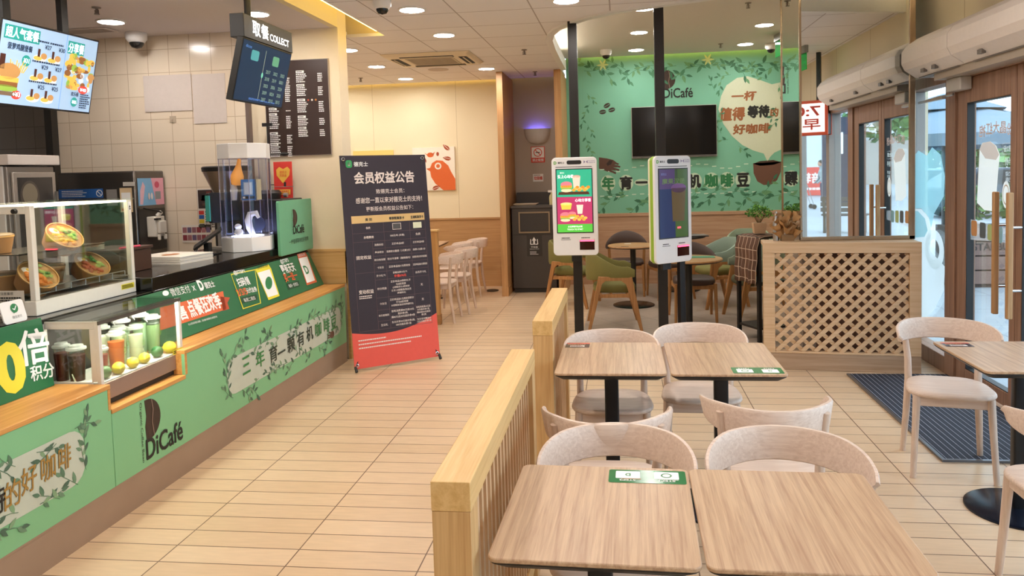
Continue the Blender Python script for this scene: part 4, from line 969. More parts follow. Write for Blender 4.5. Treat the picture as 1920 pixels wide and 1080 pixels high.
# dark menu board
t = thing('menu_board', 'large dark brown menu board with white price columns', 'menu board', (0, BACK_Y - .001, 0))
B().box(-3.17, -2.575, -.02, 0, 1.86, 2.705).obj('board', mat('3a2a25', .35), t, bevel=.003)
B().box(-3.175, -2.57, -.016, -.001, 1.855, 2.71).obj('edge', mat('a59a90', .4), t)
p = Print((0, BACK_Y - .0215, 0), (1, 0, 0), (0, 0, 1)); p.o.y -= 0
p = Print((0, -.0205, 0), (1, 0, 0), (0, 0, 1))
for x0, x1, secs in ((-3.14, -2.93, ((2.56, 13), (2.27, 1), (2.22, 7), (2.05, 5), (1.95, 6))), (-2.87, -2.62, ((2.59, 5), (2.47, 5), (2.34, 6), (2.19, 4), (2.09, 4)))):
    for z, n in secs:
        p.L(0).rect(x0, z, x0 + .075, z + .022, INK_W).L(1).bars(x0 + .008, z + .004, x0 + .066, z + .018, INK_K, 1)
        p.L(0).bars(x0, z - n * .0172, x0 + .1, z - .003, INK_W, n, .55, .35); p.bars(x1 - .05, z - n * .0172, x1, z - .003, INK_W, n, .55, .25)
for k, c in enumerate(('b0503a', 'e0d8d0', 'c8803a')): p.ell(-2.765 + k * .035, 2.348, .009, .009, mat(c, .5))
p.fit('DiCafé', -2.865, 2.093, -2.80, 2.108, INK_K)
p.obj('menu_print', t)
# ice cream machine
SS = mat('6f6b68', .24, .85, var=.06, scale=4)
t = thing('ice_cream_machine', 'stainless soft ice cream machine with a pink-blue picture panel', 'ice cream machine', (-4.16, 6.06, 0))
B().box(-.72, 0, 0, .42, .05, 1.755).obj('body', SS, t, bevel=.012)
B().box(-.001, .006, .02, .40, 1.05, 1.42).obj('dispenser_plate', mat('3b3836', .3, .5), t)
p = Print((.002, 0, 0), (0, 1, 0), (0, 0, 1)); p.rect(.03, 1.45, .40, 1.69, mat('7fb4dc', .5)).L(1).poly([(.28, 1.45), (.40, 1.45), (.40, 1.69), (.22, 1.69)], mat('e8a7b8', .5)).poly([(.05, 1.46), (.09, 1.46), (.13, 1.62), (.10, 1.66), (.06, 1.58)], mat('e7b9c4', .5)).L(2).rect(.27, 1.5, .35, 1.57, mat('8a8f92', .4)).ell(.18, 1.53, .014, .03, mat('e8d8d8', .5)).ell(.22, 1.53, .014, .03, mat('e8d8d8', .5)).ell(.3, 1.63, .035, .03, mat('c9506a', .5)); p.obj('picture_panel', t)
b = B(); b.box(.006, .09, .12, .26, 1.17, 1.35).box(.09, .12, .14, .24, 1.2, 1.31).cyl((.06, .19, 1.35), (.09, .22, 1.39), .018).cyl((.1, .15, 1.19), (.1, .15, 1.14), .014).cyl((.1, .24, 1.19), (.1, .24, 1.14), .014); b.obj('dispenser_head', mat('e4ddd2', .4), t, bevel=.008)
B().tube([(.02, .06, 1.43), (.08, .16, 1.40), (.10, .2, 1.385)], .007).box(.085, .12, .11, .16, 1.32, 1.335).obj('lever', BLACK, t)
p = Print((0, -.001, 0), (1, 0, 0), (0, 0, 1)); p.rect(-.72, 1.53, -.3, 1.61, mat('2a5fa8', .4)).L(1).ring(-.335, 1.57, .024, .03, INK_W).line([(-.352, 1.587), (-.318, 1.553)], .006, INK_W).bars(-.69, 1.54, -.42, 1.60, INK_W, 4, .4)
p.L(0).rect(-.145, 1.40, -.03, 1.61, mat('e0c79f', .5)).L(1).rect(-.13, 1.44, -.045, 1.57, INK_W).bars(-.13, 1.41, -.045, 1.43, INK_R, 1).L(0).rect(-.11, 1.625, .0, 1.66, mat('cfcac2', .5)).rect(-.27, 1.46, -.17, 1.6, mat('86827e', .4)); p.obj('stickers', t)
# holding cabinet at far left
t = thing('holding_cabinet', 'tall steel cabinet with a white top and glass door at the far left', 'cabinet', (-4.8, 5.1, 0))
B().box(-.28, .265, .02, .49, 0, 1.80).obj('body', mat('8f8780', .35, .5), t, bevel=.006)
B().box(-.3, .30, 0, .52, 1.81, 1.888).obj('top', mat('e4d8ce', .5), t, bevel=.006)
B().box(-.285, .24, .005, .02, 0, 1.80).obj('side_panel', mat('e0d8d0', .5), t, bevel=.003)
B().box(.266, .285, .05, .48, 1.0, 1.755).obj('door', mat('b0a69c', .3, .4), t, bevel=.004)
B().box(.285, .289, .09, .44, 1.04, 1.715).obj('door_glass', mat('4b4744', .05, .2), t, smooth=0)
p = Print((.2895, 0, 0), (0, 1, 0), (0, 0, 1)); p.ell(.2, 1.57, .095, .12, mat('6b625a', .15, .3)).L(1).ell(.2, 1.585, .075, .085, mat('857a68', .3)); p.obj('round_oven_window', t)
B().box(.29, .31, .455, .47, 1.2, 1.6).obj('handle', STEEL, t)

# ---------------------------------------------------------------- hanging screens
def tilt_panel(o, u, vv, w, h, thick): pass
TO = Vector((-3.65, 4.17, 2.65)); v = Vector((.105, 0, .49)).normalized(); hgt = .50; wid = .83
n = Vector((0, 1, 0)).cross(v)
t = thing('menu_screen', 'big hanging menu screen with burger meals on pale blue at the upper left', 'screen', (0, 0, 0))
o = TO - v * hgt
B().prism([(-.012, -.012), (wid + .012, -.012), (wid + .012, hgt + .012), (-.012, hgt + .012)], o - n * .05, (0, 1, 0), v, .05).obj('housing', BLACK, t, bevel=.004)
def scr(h, e=1.0): return mat(h, .3, emit=e, var=0)
p = Print(o, (0, 1, 0), v, .0012); SB = scr('a3c0e0', .62)
p.rect(0, 0, wid, hgt, SB).L(1)
W1 = .535
p.rect(W1 - .002, 0, W1 + .002, hgt, scr('5f9ad8', .7))
tg = scr('2a8f86', .75); dk = scr('22324a', .6)
p.rect(.02, hgt - .105, .30, hgt - .02, tg).rect(W1 + .015, hgt - .12, W1 + .17, hgt - .035, tg).L(2)
sw = scr('eaf4ff', .95)
p.fit('超人气套餐', .03, hgt - .095, .29, hgt - .03, sw, .02).fit('分享餐', W1 + .02, hgt - .112, W1 + .165, hgt - .045, sw, .02).fit('菠萝鸡腿堡餐', .055, hgt - .165, .25, hgt - .125, dk, .02).fit('¥31', .19, hgt - .235, .235, hgt - .205, sw, .01)
p.L(1).ell(.212, hgt - .22, .035, .035, tg)
food = lambda *c: [scr(x, .7) for x in c]
bun, pat, let, fry, cola, plate = food('b98a55', '8a5a34', '8fb04a', 'd8b455', '4a2a22', 'd8dde0')
p.L(2)
for k in range(9): p.line([(.1 + k * .012, hgt - .30), (.09 + k * .017, hgt - .225 - .015 * (k % 3))], .008, fry)
p.ell(.09, hgt - .30, .085, .05, bun).rect(.0, hgt - .365, .17, hgt - .335, fry).rect(.0, hgt - .395, .165, hgt - .365, pat).ell(.08, hgt - .405, .09, .02, let).rect(.0, hgt - .45, .16, hgt - .425, scr('7a6350', .6)).rect(.01, hgt - .29, .05, hgt - .2, cola)
for i, (x, z, pr) in enumerate(((.30, .16, '27'), (.42, .16, '30'), (.29, .29, '29'), (.41, .29, '27'), (.28, .42, '25'), (.40, .42, '25'))):
    zz = hgt - z
    p.L(2).fit('¥' + pr, x + .05, zz + .035, x + .105, zz + .063, dk, .01).bars(x - .03, zz + .07, x + .105, zz + .088, dk, 1)
    p.L(1).ell(x + .02, zz - .03, .055, .024, plate).L(2).ell(x + .05, zz - .012, .026, .02, bun).ell(x + .0, zz - .03, .035, .014, fry).L(3).rect(x - .005, zz - .02, x + .015, zz + .03, cola)
p.L(1).ell(.165, .06, .04, .028, scr('d4483c', .75)).L(2).fit('+¥3', .135, .048, .195, .078, sw, .02)
rs = random.Random(3)
for k in range(60):
    x, z = W1 + .03 + rs.random() * .24, .15 + rs.random() * .22
    p.L(1 + k % 3).ell(x, z, rs.uniform(.012, .035), rs.uniform(.01, .024), rs.choice([fry, bun, pat, let, fry, plate]))
p.L(4).ell(W1 + .2, .15, .045, .028, scr('d4483c', .75)).ell(W1 + .13, .06, .032, .032, tg).L(5).fit('¥40', W1 + .17, .138, W1 + .23, .162, sw, .01).fit('¥85', W1 + .108, .048, W1 + .152, .072, sw, .01).fit('欢乐桶', W1 + .09, .1, W1 + .16, .13, dk, .01).bars(W1 + .18, .02, W1 + .28, .125, dk, 7)
p.obj('screen', t)
for yy in (4.3, 4.8): B().box(-3.80, -3.76, yy, yy + .06, 2.45, CZ).obj('bracket', BLACK, t)
# collect sign and order screen on one ceiling pole
t = thing('collect_lightbox', 'black lightbox sign lettered COLLECT in glowing white on a ceiling pole', 'sign', (0, 0, 0))
CXX = -2.475
B().box(CXX - .10, CXX, 4.84, 5.59, 2.605, 2.762).obj('case', BLACK, t, bevel=.004)
GL = mat('ffffff', .5, emit=1.6, var=0)
p = Print((CXX + .0005, 0, 0), (0, 1, 0), (0, 0, 1)); p.fit('取', 4.96, 2.635, 5.07, 2.735, GL, .012).fit('餐', 5.085, 2.635, 5.195, 2.735, GL, .012).fit('COLLECT', 5.215, 2.64, 5.525, 2.69, GL, .015); p.obj('lettering', t)
B().cyl((CXX - .05, 5.0, 2.76), (CXX - .05, 5.0, CZ), .022).cyl((CXX - .05, 5.0, CZ - .03), (CXX - .05, 5.0, CZ), .06).obj('pole', BLACK, t)
t = thing('order_number_screen', 'dark blue order number screen hanging under the collect sign', 'screen', (0, 0, 0))
v = Vector((.10, 0, .40)).normalized(); n = Vector((0, 1, 0)).cross(v); o = Vector((-2.575, 4.835, 2.196)); w, h = .725, .405
B().prism([(-.012, -.012), (w + .012, -.012), (w + .012, h + .012), (-.012, h + .012)], o - n * .045, (0, 1, 0), v, .045).obj('housing', BLACK, t, bevel=.004)
B().box(CXX - .075, CXX - .045, 5.05, 5.12, 2.54, 2.606).obj('bracket', BLACK, t)
p = Print(o, (0, 1, 0), v, .0012); p.rect(0, 0, w, h, scr('1b2f4c', .55)).L(1).rect(.33, .03, .334, h - .03, scr('b9c9b0', .5)).ell(.332, .2, .014, .02, scr('6fc0a8', .6)).rect(.13, h - .12, .24, h - .05, scr('4f9aa0', .6), .015).rect(.45, h - .12, .55, h - .05, scr('5f9a7a', .6), .015)
for r, row in enumerate((('2017', '3002', '3003'), ('2018', '2019', '0001'), ('3003', '3006', '2024'), ('3009', '0024', '2020'), ('2007', '3010', '3015'))):
    for c, s in enumerate(row): p.fit(s, .38 + c * .115, h - .185 - r * .05, .445 + c * .115, h - .16 - r * .05, scr('8fb0a0', .5))
p.fit('请留意您的取餐号 please check your number', .2, .012, .6, .03, scr('5f8fe0', .7)).fit('dicos', .04, h - .045, .12, h - .025, scr('5f8fd8', .6)); p.obj('screen', t)
# =================================================================== DINING FURNITURE
def leg_tube(b, pts, r0, r1, n=12):
    b.tube(pts, [r0 + (r1 - r0) * i / (len(pts) - 1) for i in range(len(pts))], n)
def seat_outline(w0, w1, d0, d1, n=36):     # rounded shield: wide at the front, narrow at the back
    out = []
    for i in range(n):
        a = 2 * PI * i / n; c, s = math.cos(a), math.sin(a); e = .62
        y = (abs(s) ** e) * (1 if s > 0 else -1); x = (abs(c) ** e) * (1 if c > 0 else -1)
        yy = y * (d1 if y > 0 else d0); w = w0 + (w1 - w0) * (y + 1) / 2
        out.append((x * w, yy))
    return out
def make_chair(label, group):
    t = thing('dining_chair', label, 'chair', (0, 0, 0), 0, group)
    so = seat_outline(.185, .225, .20, .20)
    b = B(); rings = []
    for s, z in ((.90, .425), (.975, .428), (1.0, .437), (.99, .447), (.95, .452), (.6, .447), (.2, .445)):
        rings.append([(x * s, y * s, z) for x, y in so])
    b.loft(rings); b.obj('seat', PALEWOOD, t, smooth=60)
    b = B(); wv = .06
    for q in ((-.17, .17, .135, .155), (-.155, .155, -.165, -.145)): b.box(q[0], q[1], q[2], q[3], .375, .426)
    for s in (-1, 1): b.hexa([(s * .178, .15, .375), (s * .158, .15, .375), (s * .143, -.16, .375), (s * .163, -.16, .375)], [(s * .178, .15, .426), (s * .158, .15, .426), (s * .143, -.16, .426), (s * .163, -.16, .426)])
    b.obj('seat_frame', PALEWOOD, t, bevel=.004)
    for s in (-1, 1):
        b = B(); leg_tube(b, [(s * .17, .148, .43), (s * .18, .165, .22), (s * .192, .185, 0)], .0195, .0145); b.obj('leg', PALEWOOD_Z, t)
    for s in (-1, 1):
        b = B(); pts = [(s * .195, -.215, 0), (s * .18, -.178, .25), (s * .172, -.165, .43), (s * .174, -.172, .55), (s * .183, -.186, .64), (s * .190, -.196, .735)]
        b.tube(pts, [.0145, .0185, .0195, .018, .017, .015], 12); b.obj('leg', PALEWOOD_Z, t)
    # wrapped backrest band
    rings = []; n = 32
    for i in range(n + 1):
        a = math.radians(-190 + 200 * i / n); k = abs(i / n * 2 - 1)
        c, s_ = math.cos(a), math.sin(a)
        cx, cy = .232 * c, -.005 + .268 * s_
        nx, ny = c, s_ * .9; l = math.hypot(nx, ny); nx, ny = nx / l, ny / l
        e = max(0, (k - .45) / .55); zt = .765 - .035 * e ** 1.5; zb = .652 + .03 * e ** 2
        if k > .97: zt -= .012; zb += .012
        th = .011 * (1 - .35 * e); lean = .012
        prof = [(-th, zb + .006), (-th * .3, zb), (th, zb + .005), (th + lean, zt - .008), (th * .5 + lean, zt), (-th * .6 + lean, zt), (-th + lean, zt - .008)]
        rings.append([(cx + nx * d, cy + ny * d, z) for d, z in prof])
    b = B(); b.loft(rings); b.obj('backrest', PALEWOOD, t, smooth=50)
    return t
GC = 'pale ash dining chairs at the small tables'
ch = make_chair('', GC)
spots = [(-.035, 2.335, PI - .02, 'pale chair facing the viewer behind the front left table'), (.49, 2.33, PI - .10, 'pale chair facing the viewer behind the front right table'),
         (-.075, 2.885, .03, 'pale chair turned away from the viewer, tucked at the second left table'), (.545, 3.05, -.02, 'pale chair turned away from the viewer, pulled out from the second right table'),
         (-.07, 3.92, PI + .02, 'pale chair facing the viewer behind the second left table, beside the slatted divider'), (.40, 4.09, PI - .03, 'pale chair facing the viewer behind the second right table'),
         (1.71, 4.22, PI - .22, 'pale chair on the striped mat behind the right table'), (1.64, 2.93, -.06, 'pale chair cut by the right picture edge in front of the right table')]
ch.location = (spots[0][0], spots[0][1], 0); ch.rotation_euler = (0, 0, spots[0][2]); ch['label'] = spots[0][3]
for x, y, r, l in spots[1:]: dup(ch, (x, y, 0), r, l)
for (x, y), l in zip([(-2.08, 8.32), (-2.02, 8.86), (-2.22, 9.62), (-2.12, 10.12)],
    ['far pale chair nearest the red banner, facing left', 'far pale chair second from the banner, facing left', 'far pale chair half hidden behind the two nearer ones', 'farthest pale chair, against the wall with the bird picture']):
    dup(ch, (x, y, 0), PI / 2, l, 'pale chairs in the far dining area')
TOPT = .737
def make_table(w, d, label, group, base_r=.23):
    t = thing('cafe_table', label, 'table', (0, 0, 0), 0, group)
    b = B(); b.prism(rr(-w / 2, -d / 2, w / 2, d / 2, .025, 6), (0, 0, TOPT - .012), (1, 0, 0), (0, 1, 0), .012); b.obj('tabletop', TABLEWOOD, t, bevel=.003)
    b = B(); o1 = rr(-w / 2 + .004, -d / 2 + .004, w / 2 - .004, d / 2 - .004, .025, 6); o2 = rr(-w / 2 + .03, -d / 2 + .03, w / 2 - .03, d / 2 - .03, .02, 6)
    b.loft([[(x, y, TOPT - .036) for x, y in o2], [(x, y, TOPT - .0165) for x, y in o1], [(x, y, TOPT - .0125) for x, y in o1]]); b.obj('edge_underside', BLACK, t)
    b = B(); b.prism(rr(-.034, -.022, .034, .022, .008, 3), (0, 0, .012), (1, 0, 0), (0, 1, 0), TOPT - .045); b.obj('pole', mat('191b20', .3, .3), t)
    b = B(); b.lathe([(base_r, .0), (base_r, .008), (base_r - .01, .013), (0, .014)], n=40); b.obj('base', mat('1a2030', .22, .5), t)
    return t
GT = 'two-seat oak laminate tables'
tb = make_table(.504, .582, 'front left oak table with a green ordering sticker on its far edge', GT)
tb.location = (-.078, 2.002, 0); tb.rotation_euler = (0, 0, -.026)
dup(tb, (.432, 1.995, 0), -.012, 'front right bare oak table touching the table with the green sticker')
tb2 = make_table(.507, .62, 'second left oak table with a small orange sticker, beside the slatted divider', GT)
tb2.location = (-.068, 3.675, 0)
dup(tb2, (.455, 3.672, 0), 0, 'second right oak table with a green sticker on its near edge')
tb3 = make_table(.56, .585, 'oak table by the entrance mat with a dark sticker on its corner', GT)
tb3.location = (1.826, 3.722, 0)
dup(tb2, (-2.62, 8.6, 0), 0, 'oak table mostly hidden behind the banner in the far dining area'); dup(tb2, (-2.62, 9.85, 0), 0, 'far oak table hidden behind the banner and chairs')
# stickers lying on the tables
def table_sticker(cx, cy, w, d, rot, label, kind):
    t = thing('table_sticker', label, 'sticker', (cx, cy, TOPT + .0003), rot, 'printed stickers on the tables')
    if kind == 'g':
        b = B(); b.prism(rr(-w / 2, -d / 2, w / 2, d / 2, .008), (0, 0, 0), (1, 0, 0), (0, 1, 0), .0006); b.obj('film', mat('2c7a48', .12), t, smooth=0)
        p = Print((0, 0, .0006), (1, 0, 0), (0, 1, 0), .0004)
        for s in (-1, 1):
            p.L(0).rect(s * w * .25 - w * .16, -d * .38, s * w * .25 + w * .16, d * .18, INK_W, .004)
        p.L(1).ring(-w * .25, -d * .1, .012, .016, INK_G).fit('D', w * .25 - .008, -d * .1 - .01, w * .25 + .008, -d * .1 + .01, INK_G, .03)
        p.L(0).fit('STEP1', -w * .36, d * .25, -w * .15, d * .36, INK_W, .02).fit('STEP2', w * .15, d * .25, w * .36, d * .36, INK_W, .02).bars(-w * .4, d * .19, -w * .08, d * .24, INK_W, 1).bars(w * .08, d * .19, w * .42, d * .24, ORIB, 1)
        p.obj('print', t)
    else:
        b = B(); b.box(-w / 2, w / 2, -d / 2, d / 2, 0, .0006); b.obj('film', mat('3a2c30', .2) if kind == 'k' else mat('40302c', .2), t, smooth=0)
        p = Print((0, 0, .0006), (1, 0, 0), (0, 1, 0), .0004)
        p.rect(-w / 2, d * .28, w / 2, d / 2, mat('d8563a', .3)).rect(-w * .3, -d * .36, w * .3, -d * .05, mat('e8e2dc', .3)).bars(-w * .4, d * .0, w * .4, d * .24, mat('d99a6a', .3), 2).L(1).bars(-w * .27, -d * .33, w * .27, -d * .08, mat('8a5a50', .3), 2); p.obj('print', t)
table_sticker(.058, 2.22, .226, .095, PI - .02, 'green ordering sticker on the far edge of the front left table', 'g')
table_sticker(.585, 3.43, .22, .10, .0, 'green ordering sticker on the near edge of the second right table', 'g')
table_sticker(-.245, 3.915, .125, .10, .0, 'orange and black sticker on the second left table', 'o')
table_sticker(1.635, 3.935, .13, .085, -.02, 'dark sticker with a red strip on the right table corner', 'k')

# slatted low dividers
def divider(x0, x1, y0, y1, zt, label):
    t = thing('slatted_divider', label, 'divider', ((x0 + x1) / 2, y0, 0), 0, 'slatted oak dividers along the aisle')
    w = (x1 - x0) / 2; L = y1 - y0
    B().box(-w, w, 0, L, zt - .072, zt).obj('top_rail', OAK_Y, t, bevel=.002)
    for a in (0, L - .085): B().box(-w + .001, w - .001, a + .001, a + .084, 0, zt - .0725).obj('post', OAK_Z, t, bevel=.002)
    B().box(-w + .012, w - .012, .085, L - .085, .05, .12).obj('bottom_rail', OAK_Y, t, bevel=.002)
    b = B(); n = int((L - .17) / .058)
    for k in range(n):
        y = .085 + (k + .5) * (L - .17) / n; b.box(-.022, w - .018, y - .011, y + .011, .12, zt - .072)
    b.obj('slats', wood('d9b48c', 'c69c70', 'z', .5), t, smooth=0)
divider(-.462, -.366, 1.70, 3.03, .928, 'near slatted oak divider left of the front tables')
divider(-.443, -.345, 3.607, 4.645, .928, 'far slatted oak divider left of the second pair of tables')
# dining partition behind the banner
t = thing('wooden_partition', 'plain oak half-height partition end behind the red banner', 'partition', (-2.095, 8.05, 0))
B().box(-.9, .085, 0, .07, .11, 1.03).obj('panel', wood('c99a60', 'b4834a', 'z', .5), t, bevel=.003)
B().box(-.9, .092, -.004, .074, 0, .11).obj('plinth', wood('b08150', '9b6f40', 'x', .5), t, bevel=.002)
B().box(-.9, .095, -.01, .08, 1.03, 1.05).obj('cap', OAK_X, t, bevel=.002)
# pictures
for x0, x1, z0, z1, l, k in ((-3.03, -2.40, 1.42, 2.05, 'square canvas with a big orange bird on white', 1), (-3.93, -3.32, 1.42, 2.03, 'yellow canvas mostly hidden behind the banner top', 0)):
    t = thing('canvas_picture', l, 'picture', (x0, PIC_Y - .001, z0))
    w, h = x1 - x0, z1 - z0
    B().box(0, w, -.03, 0, 0, h).obj('canvas', mat('f3ecdc', .7) if k else mat('ecd07c', .7), t, bevel=.002)
    if k:
        p = Print((0, -.0305, 0), (1, 0, 0), (0, 0, 1)); OR = mat('dc6a30', .7, var=.03); OR2 = mat('a84c28', .7)
        p.poly([(.33, h), (.62, h), (.63, .0), (.44, 0)] if 0 else [(w, .0), (w, .16), (w - .06, .27), (w - .1, .36), (w - .18, .43), (w - .27, .44), (w - .34, .40), (w - .37, .33), (w - .43, .32), (w - .37, .28), (w - .36, .20), (w - .30, .10), (w - .18, .0)], OR)
        p.L(1).ring(w - .25, .355, .028, .05, mat('f3ecdc', .7)).L(0)
        p.ell(.27, .52, .05, .035, OR).poly([(.3, .53), (.34, .57), (.32, .52)], OR).poly([(.22, .53), (.18, .555), (.22, .515)], OR).ell(.38, .53, .02, .03, OR2)
        for a, b_, an in ((.56, .58, 2.4), (.58, .45, 2.9), (.02, .30, .4), (.28, .02, .3), (.2, .40, 2.0)): p.leaf(a, b_, .13, an, OR2, .5).L(1).line([(a, b_), (a + .11 * math.cos(an), b_ + .11 * math.sin(an))], .006, mat('f3ecdc', .7)).L(0)
        p.obj('print', t)
# recess: insect lamp, notices, waste station
t = thing('insect_lamp', 'white shell-shaped wall lamp glowing violet upward in the alcove', 'wall lamp', (-1.19, 10.9, 2.17))
b = B(); rings = []
for i in range(9):
    a = PI * i / 8; rings.append([(.19 * math.cos(a) * s, -.10 * math.sin(a) * s if 0 < i < 8 else 0, z) for s, z in ((1, .1), (1, .06), (.93, -.01), (.72, -.08), (.4, -.115), (.0, -.12))])
b.loft(rings, closed=False, cap=False); b.obj('shell', mat('cfcdca', .4), t)
B().box(-.11, .11, -.06, -.045, .05, .075).obj('tube', mat('6f68ff', .5, emit=22, var=0), t)
t = thing('no_smoking_sign', 'red and white no smoking sign under the violet wall lamp', 'sign', (-1.19, 10.899, 1.9))
B().box(-.1, .1, -.006, 0, -.115, .115).obj('plate', INK_R, t, smooth=0)
p = Print((0, -.0065, 0), (1, 0, 0), (0, 0, 1)); p.rect(-.09, -.045, .09, .105, INK_W).L(1).ring(0, .03, .05, .062, INK_R).line([(-.04, .07), (.04, -.01)], .012, INK_R).line([(-.03, .03), (.03, .03)], .012, INK_K).fit('禁止吸烟', -.08, -.1, .08, -.06, INK_W, .02); p.obj('print', t)
t = thing('waste_sign', 'small white sign with red characters above the waste station', 'sign', (-1.195, 10.899, 1.565))
B().box(-.075, .075, -.005, 0, -.055, .055).obj('plate', INK_W, t, smooth=0)
p = Print((0, -.0055, 0), (1, 0, 0), (0, 0, 1)); p.fit('垃圾桶', -.06, -.03, .06, .02, INK_R, .03).bars(-.06, .03, .06, .045, mat('777777', .5), 1); p.obj('print', t)
CHAR = mat('474240', .45, var=.04)
t = thing('waste_station', 'charcoal waste station with a flap door and recycling label in the alcove', 'waste bin', (-1.2, 10.22, 0))
B().box(-.3, .3, .0, .6, .06, 1.16).obj('cabinet', CHAR, t, bevel=.006)
B().box(-.29, .29, .02, .6, 0, .06).obj('plinth', mat('2c2927', .5), t)
B().box(-.31, .31, -.02, .62, 1.16, 1.195).obj('top', mat('55504d', .3), t, bevel=.004)
B().box(-.3, .3, .56, .62, 1.195, 1.36).obj('upstand', mat('4a4543', .4), t, bevel=.003)
b = B()
for q in ((-.205, .225, 1.09, 1.11), (-.205, .225, .82, .84), (-.205, -.185, .84, 1.09), (.205, .225, .84, 1.09)): b.box(q[0], q[1], -.012, 0, q[2], q[3])
b.obj('flap_frame', mat('a08f7a', .3, .6), t)
B().box(-.183, .203, -.006, 0, .842, 1.088).obj('flap', mat('3a3635', .4), t, bevel=.003)
B().box(-.295, .295, -.004, 0, .795, .80).obj('seam', BLACK, t)
p = Print((0, -.0008, 0), (1, 0, 0), (0, 0, 1)); p.rect(-.1, .5, .11, .79, mat('332f2d', .5)).L(1)
p.poly([(-.03, .715), (.03, .715), (0, .765)], INK_W).rect(-.012, .66, .012, .72, INK_W).line([(-.045, .735), (-.05, .665), (-.015, .665)], .012, INK_W).line([(.045, .735), (.05, .665), (.015, .665)], .012, INK_W).fit('干垃圾', -.045, .615, .05, .64, INK_W, .01).fit('RESIDUAL WASTE', -.06, .595, .065, .605, INK_W).bars(-.06, .52, .065, .57, INK_W, 3, .35); p.obj('label', t)
t = thing('serving_tray', 'pale tray left on top of the waste station', 'tray', (-1.31, 10.34, 1.1955))
b = B(); b.hexa([(-.14, -.1, 0), (.14, -.1, 0), (.14, .1, 0), (-.14, .1, 0)], [(-.17, -.12, .025), (.17, -.12, .025), (.17, .12, .025), (-.17, .12, .025)]); b.obj('tray', mat('d5c3ad', .5), t, bevel=.004)
t = thing('spray_bottle', 'spray bottle with yellow liquid on the waste station beside the left kiosk', 'bottle', (-.95, 10.3, 1.1955))
B().lathe([(.035, 0), (.037, .1), (.03, .13), (.014, .15), (.014, .17), (0, .17)], n=16).obj('bottle', mat('d8cf9a', .3), t); B().box(-.05, .02, -.012, .012, .17, .2).obj('trigger', WHITE, t, bevel=.004)
t = thing('floor_drain', 'round metal drain cover on the floor at the wooden fin', 'drain', (-1.83, 10.4, 0))
B().lathe([(.09, .001), (.09, .012), (.06, .02), (0, .02)], n=24).obj('cover', DKSTEEL, t)

# ---------------------------------------------------------------- member notice banner on an X stand
FL, FR = Vector((-2.285, 6.08, 0)), Vector((-1.665, 6.555, 0))
u = (FR - FL).normalized(); n0 = Vector((u.y, -u.x, 0)); bw = (FR - FL).length
v = (Vector((0, 0, 1)) - n0 * .10).normalized()
t = thing('member_notice_banner', 'dark banner stand with a member benefits table and coral foot', 'banner stand', (0, 0, 0))
o = FL + n0 * .04 + v * .03
q0 = PP(636, 291, o, u.cross(v)) - o; q1 = PP(795, 291, o, u.cross(v)) - o
bh = max(q0.dot(v), q1.dot(v)) * .5 + min(q0.dot(v), q1.dot(v)) * .5
b = B(); b.prism([(0, 0), (bw, 0), (bw, bh), (0, bh)], o - u.cross(v) * .003, u, v, .003); b.obj('cloth', mat('2d2430', .6, var=.05), t, smooth=0)
p = Print(o, u, v, .0012)
CORAL = mat('e2594c', .55, var=.04); GOLDB = mat('dcb878', .45, var=.1, scale=4); PK = mat('e9dcd6', .5, var=0); LINE = mat('6a4f55', .6, var=0)
cur = [(0, .30)] + [(bw * i / 12, .34 - .05 * math.sin(PI * min(1, i / 9)) + (.0 if i < 6 else (i - 6) ** 2 * .0032)) for i in range(13)]
p.poly([(0, 0), (bw, 0)] + [(bw * i / 14, .305 - .055 * math.sin(PI * i / 14 * .9) + .10 * (i / 14) ** 2) for i in range(14, -1, -1)], CORAL)
p.L(1).rect(.05, bh - .105, .105, bh - .04, mat('2f9d58', .5), .018).ell(.078, bh - .07, .014, .02, INK_W); p.fit('德克士', .12, bh - .095, .245, bh - .055, INK_W, .02)
p.fit('会员权益公告', .115, bh - .245, bw - .12, bh - .145, PK, .03)
p.fit('致德克士会员：', .30, bh - .335, .56, bh - .295, PK, .005).fit('感谢您一直以来对德克士的支持！', .115, bh - .415, bw - .06, bh - .365, PK, .008).fit('更新版会员权益公告如下：', .20, bh - .485, bw - .15, bh - .445, PK, .005)
tt = bh - .52; p.rect(.065, tt - .065, bw - .05, tt, GOLDB).L(2).fit('类 别', .185, tt - .048, .245, tt - .022, INK_K, .02).fit('尊享甄集享卡', .40, tt - .048, .54, tt - .022, INK_K, .02).fit('普通甄集享卡', .60, tt - .048, .72, tt - .022, INK_K, .02)
c1, c2, c3, c4 = .065, .235, .345, .585; ce = bw - .05
hs = [.085, .075, .065, .065, .065, .07, .07, .155, .105, .095, .07]; y = tt - .065; ys = [y]
for h_ in hs: y -= h_; ys.append(y)
p.L(1)
for i, yy in enumerate(ys):
    x0 = c1 if i in (0, 1, 2, 6, 11) else c2; p.rect(x0, yy - .0012, ce, yy + .0012, LINE)
for x in (c1, c3, c4, ce): p.rect(x - .0012, ys[-1], x + .0012, ys[0], LINE)
p.rect(c2 - .0012, ys[-1], c2 + .0012, ys[2], LINE)
def cell(tx, xa, xb, i, mt=PK, hh=.022, wd=None, bold=.01, dy=0):
    ym = (ys[i] + ys[i + 1]) / 2 + dy; w = min((xb - xa) * .92, hh * text_mesh(tx, bold)[2]) if wd is None else wd; xm = (xa + xb) / 2; p.fit(tx, xm - w / 2, ym - hh / 2, xm + w / 2, ym + hh / 2, mt, bold)
cell('卡片', c1, c3, 0, bold=.03); cell('办理费用', c1, c3, 1, bold=.03); cell('100元/年 (年费)', c3, c4, 1); cell('免费', c4, ce, 1)
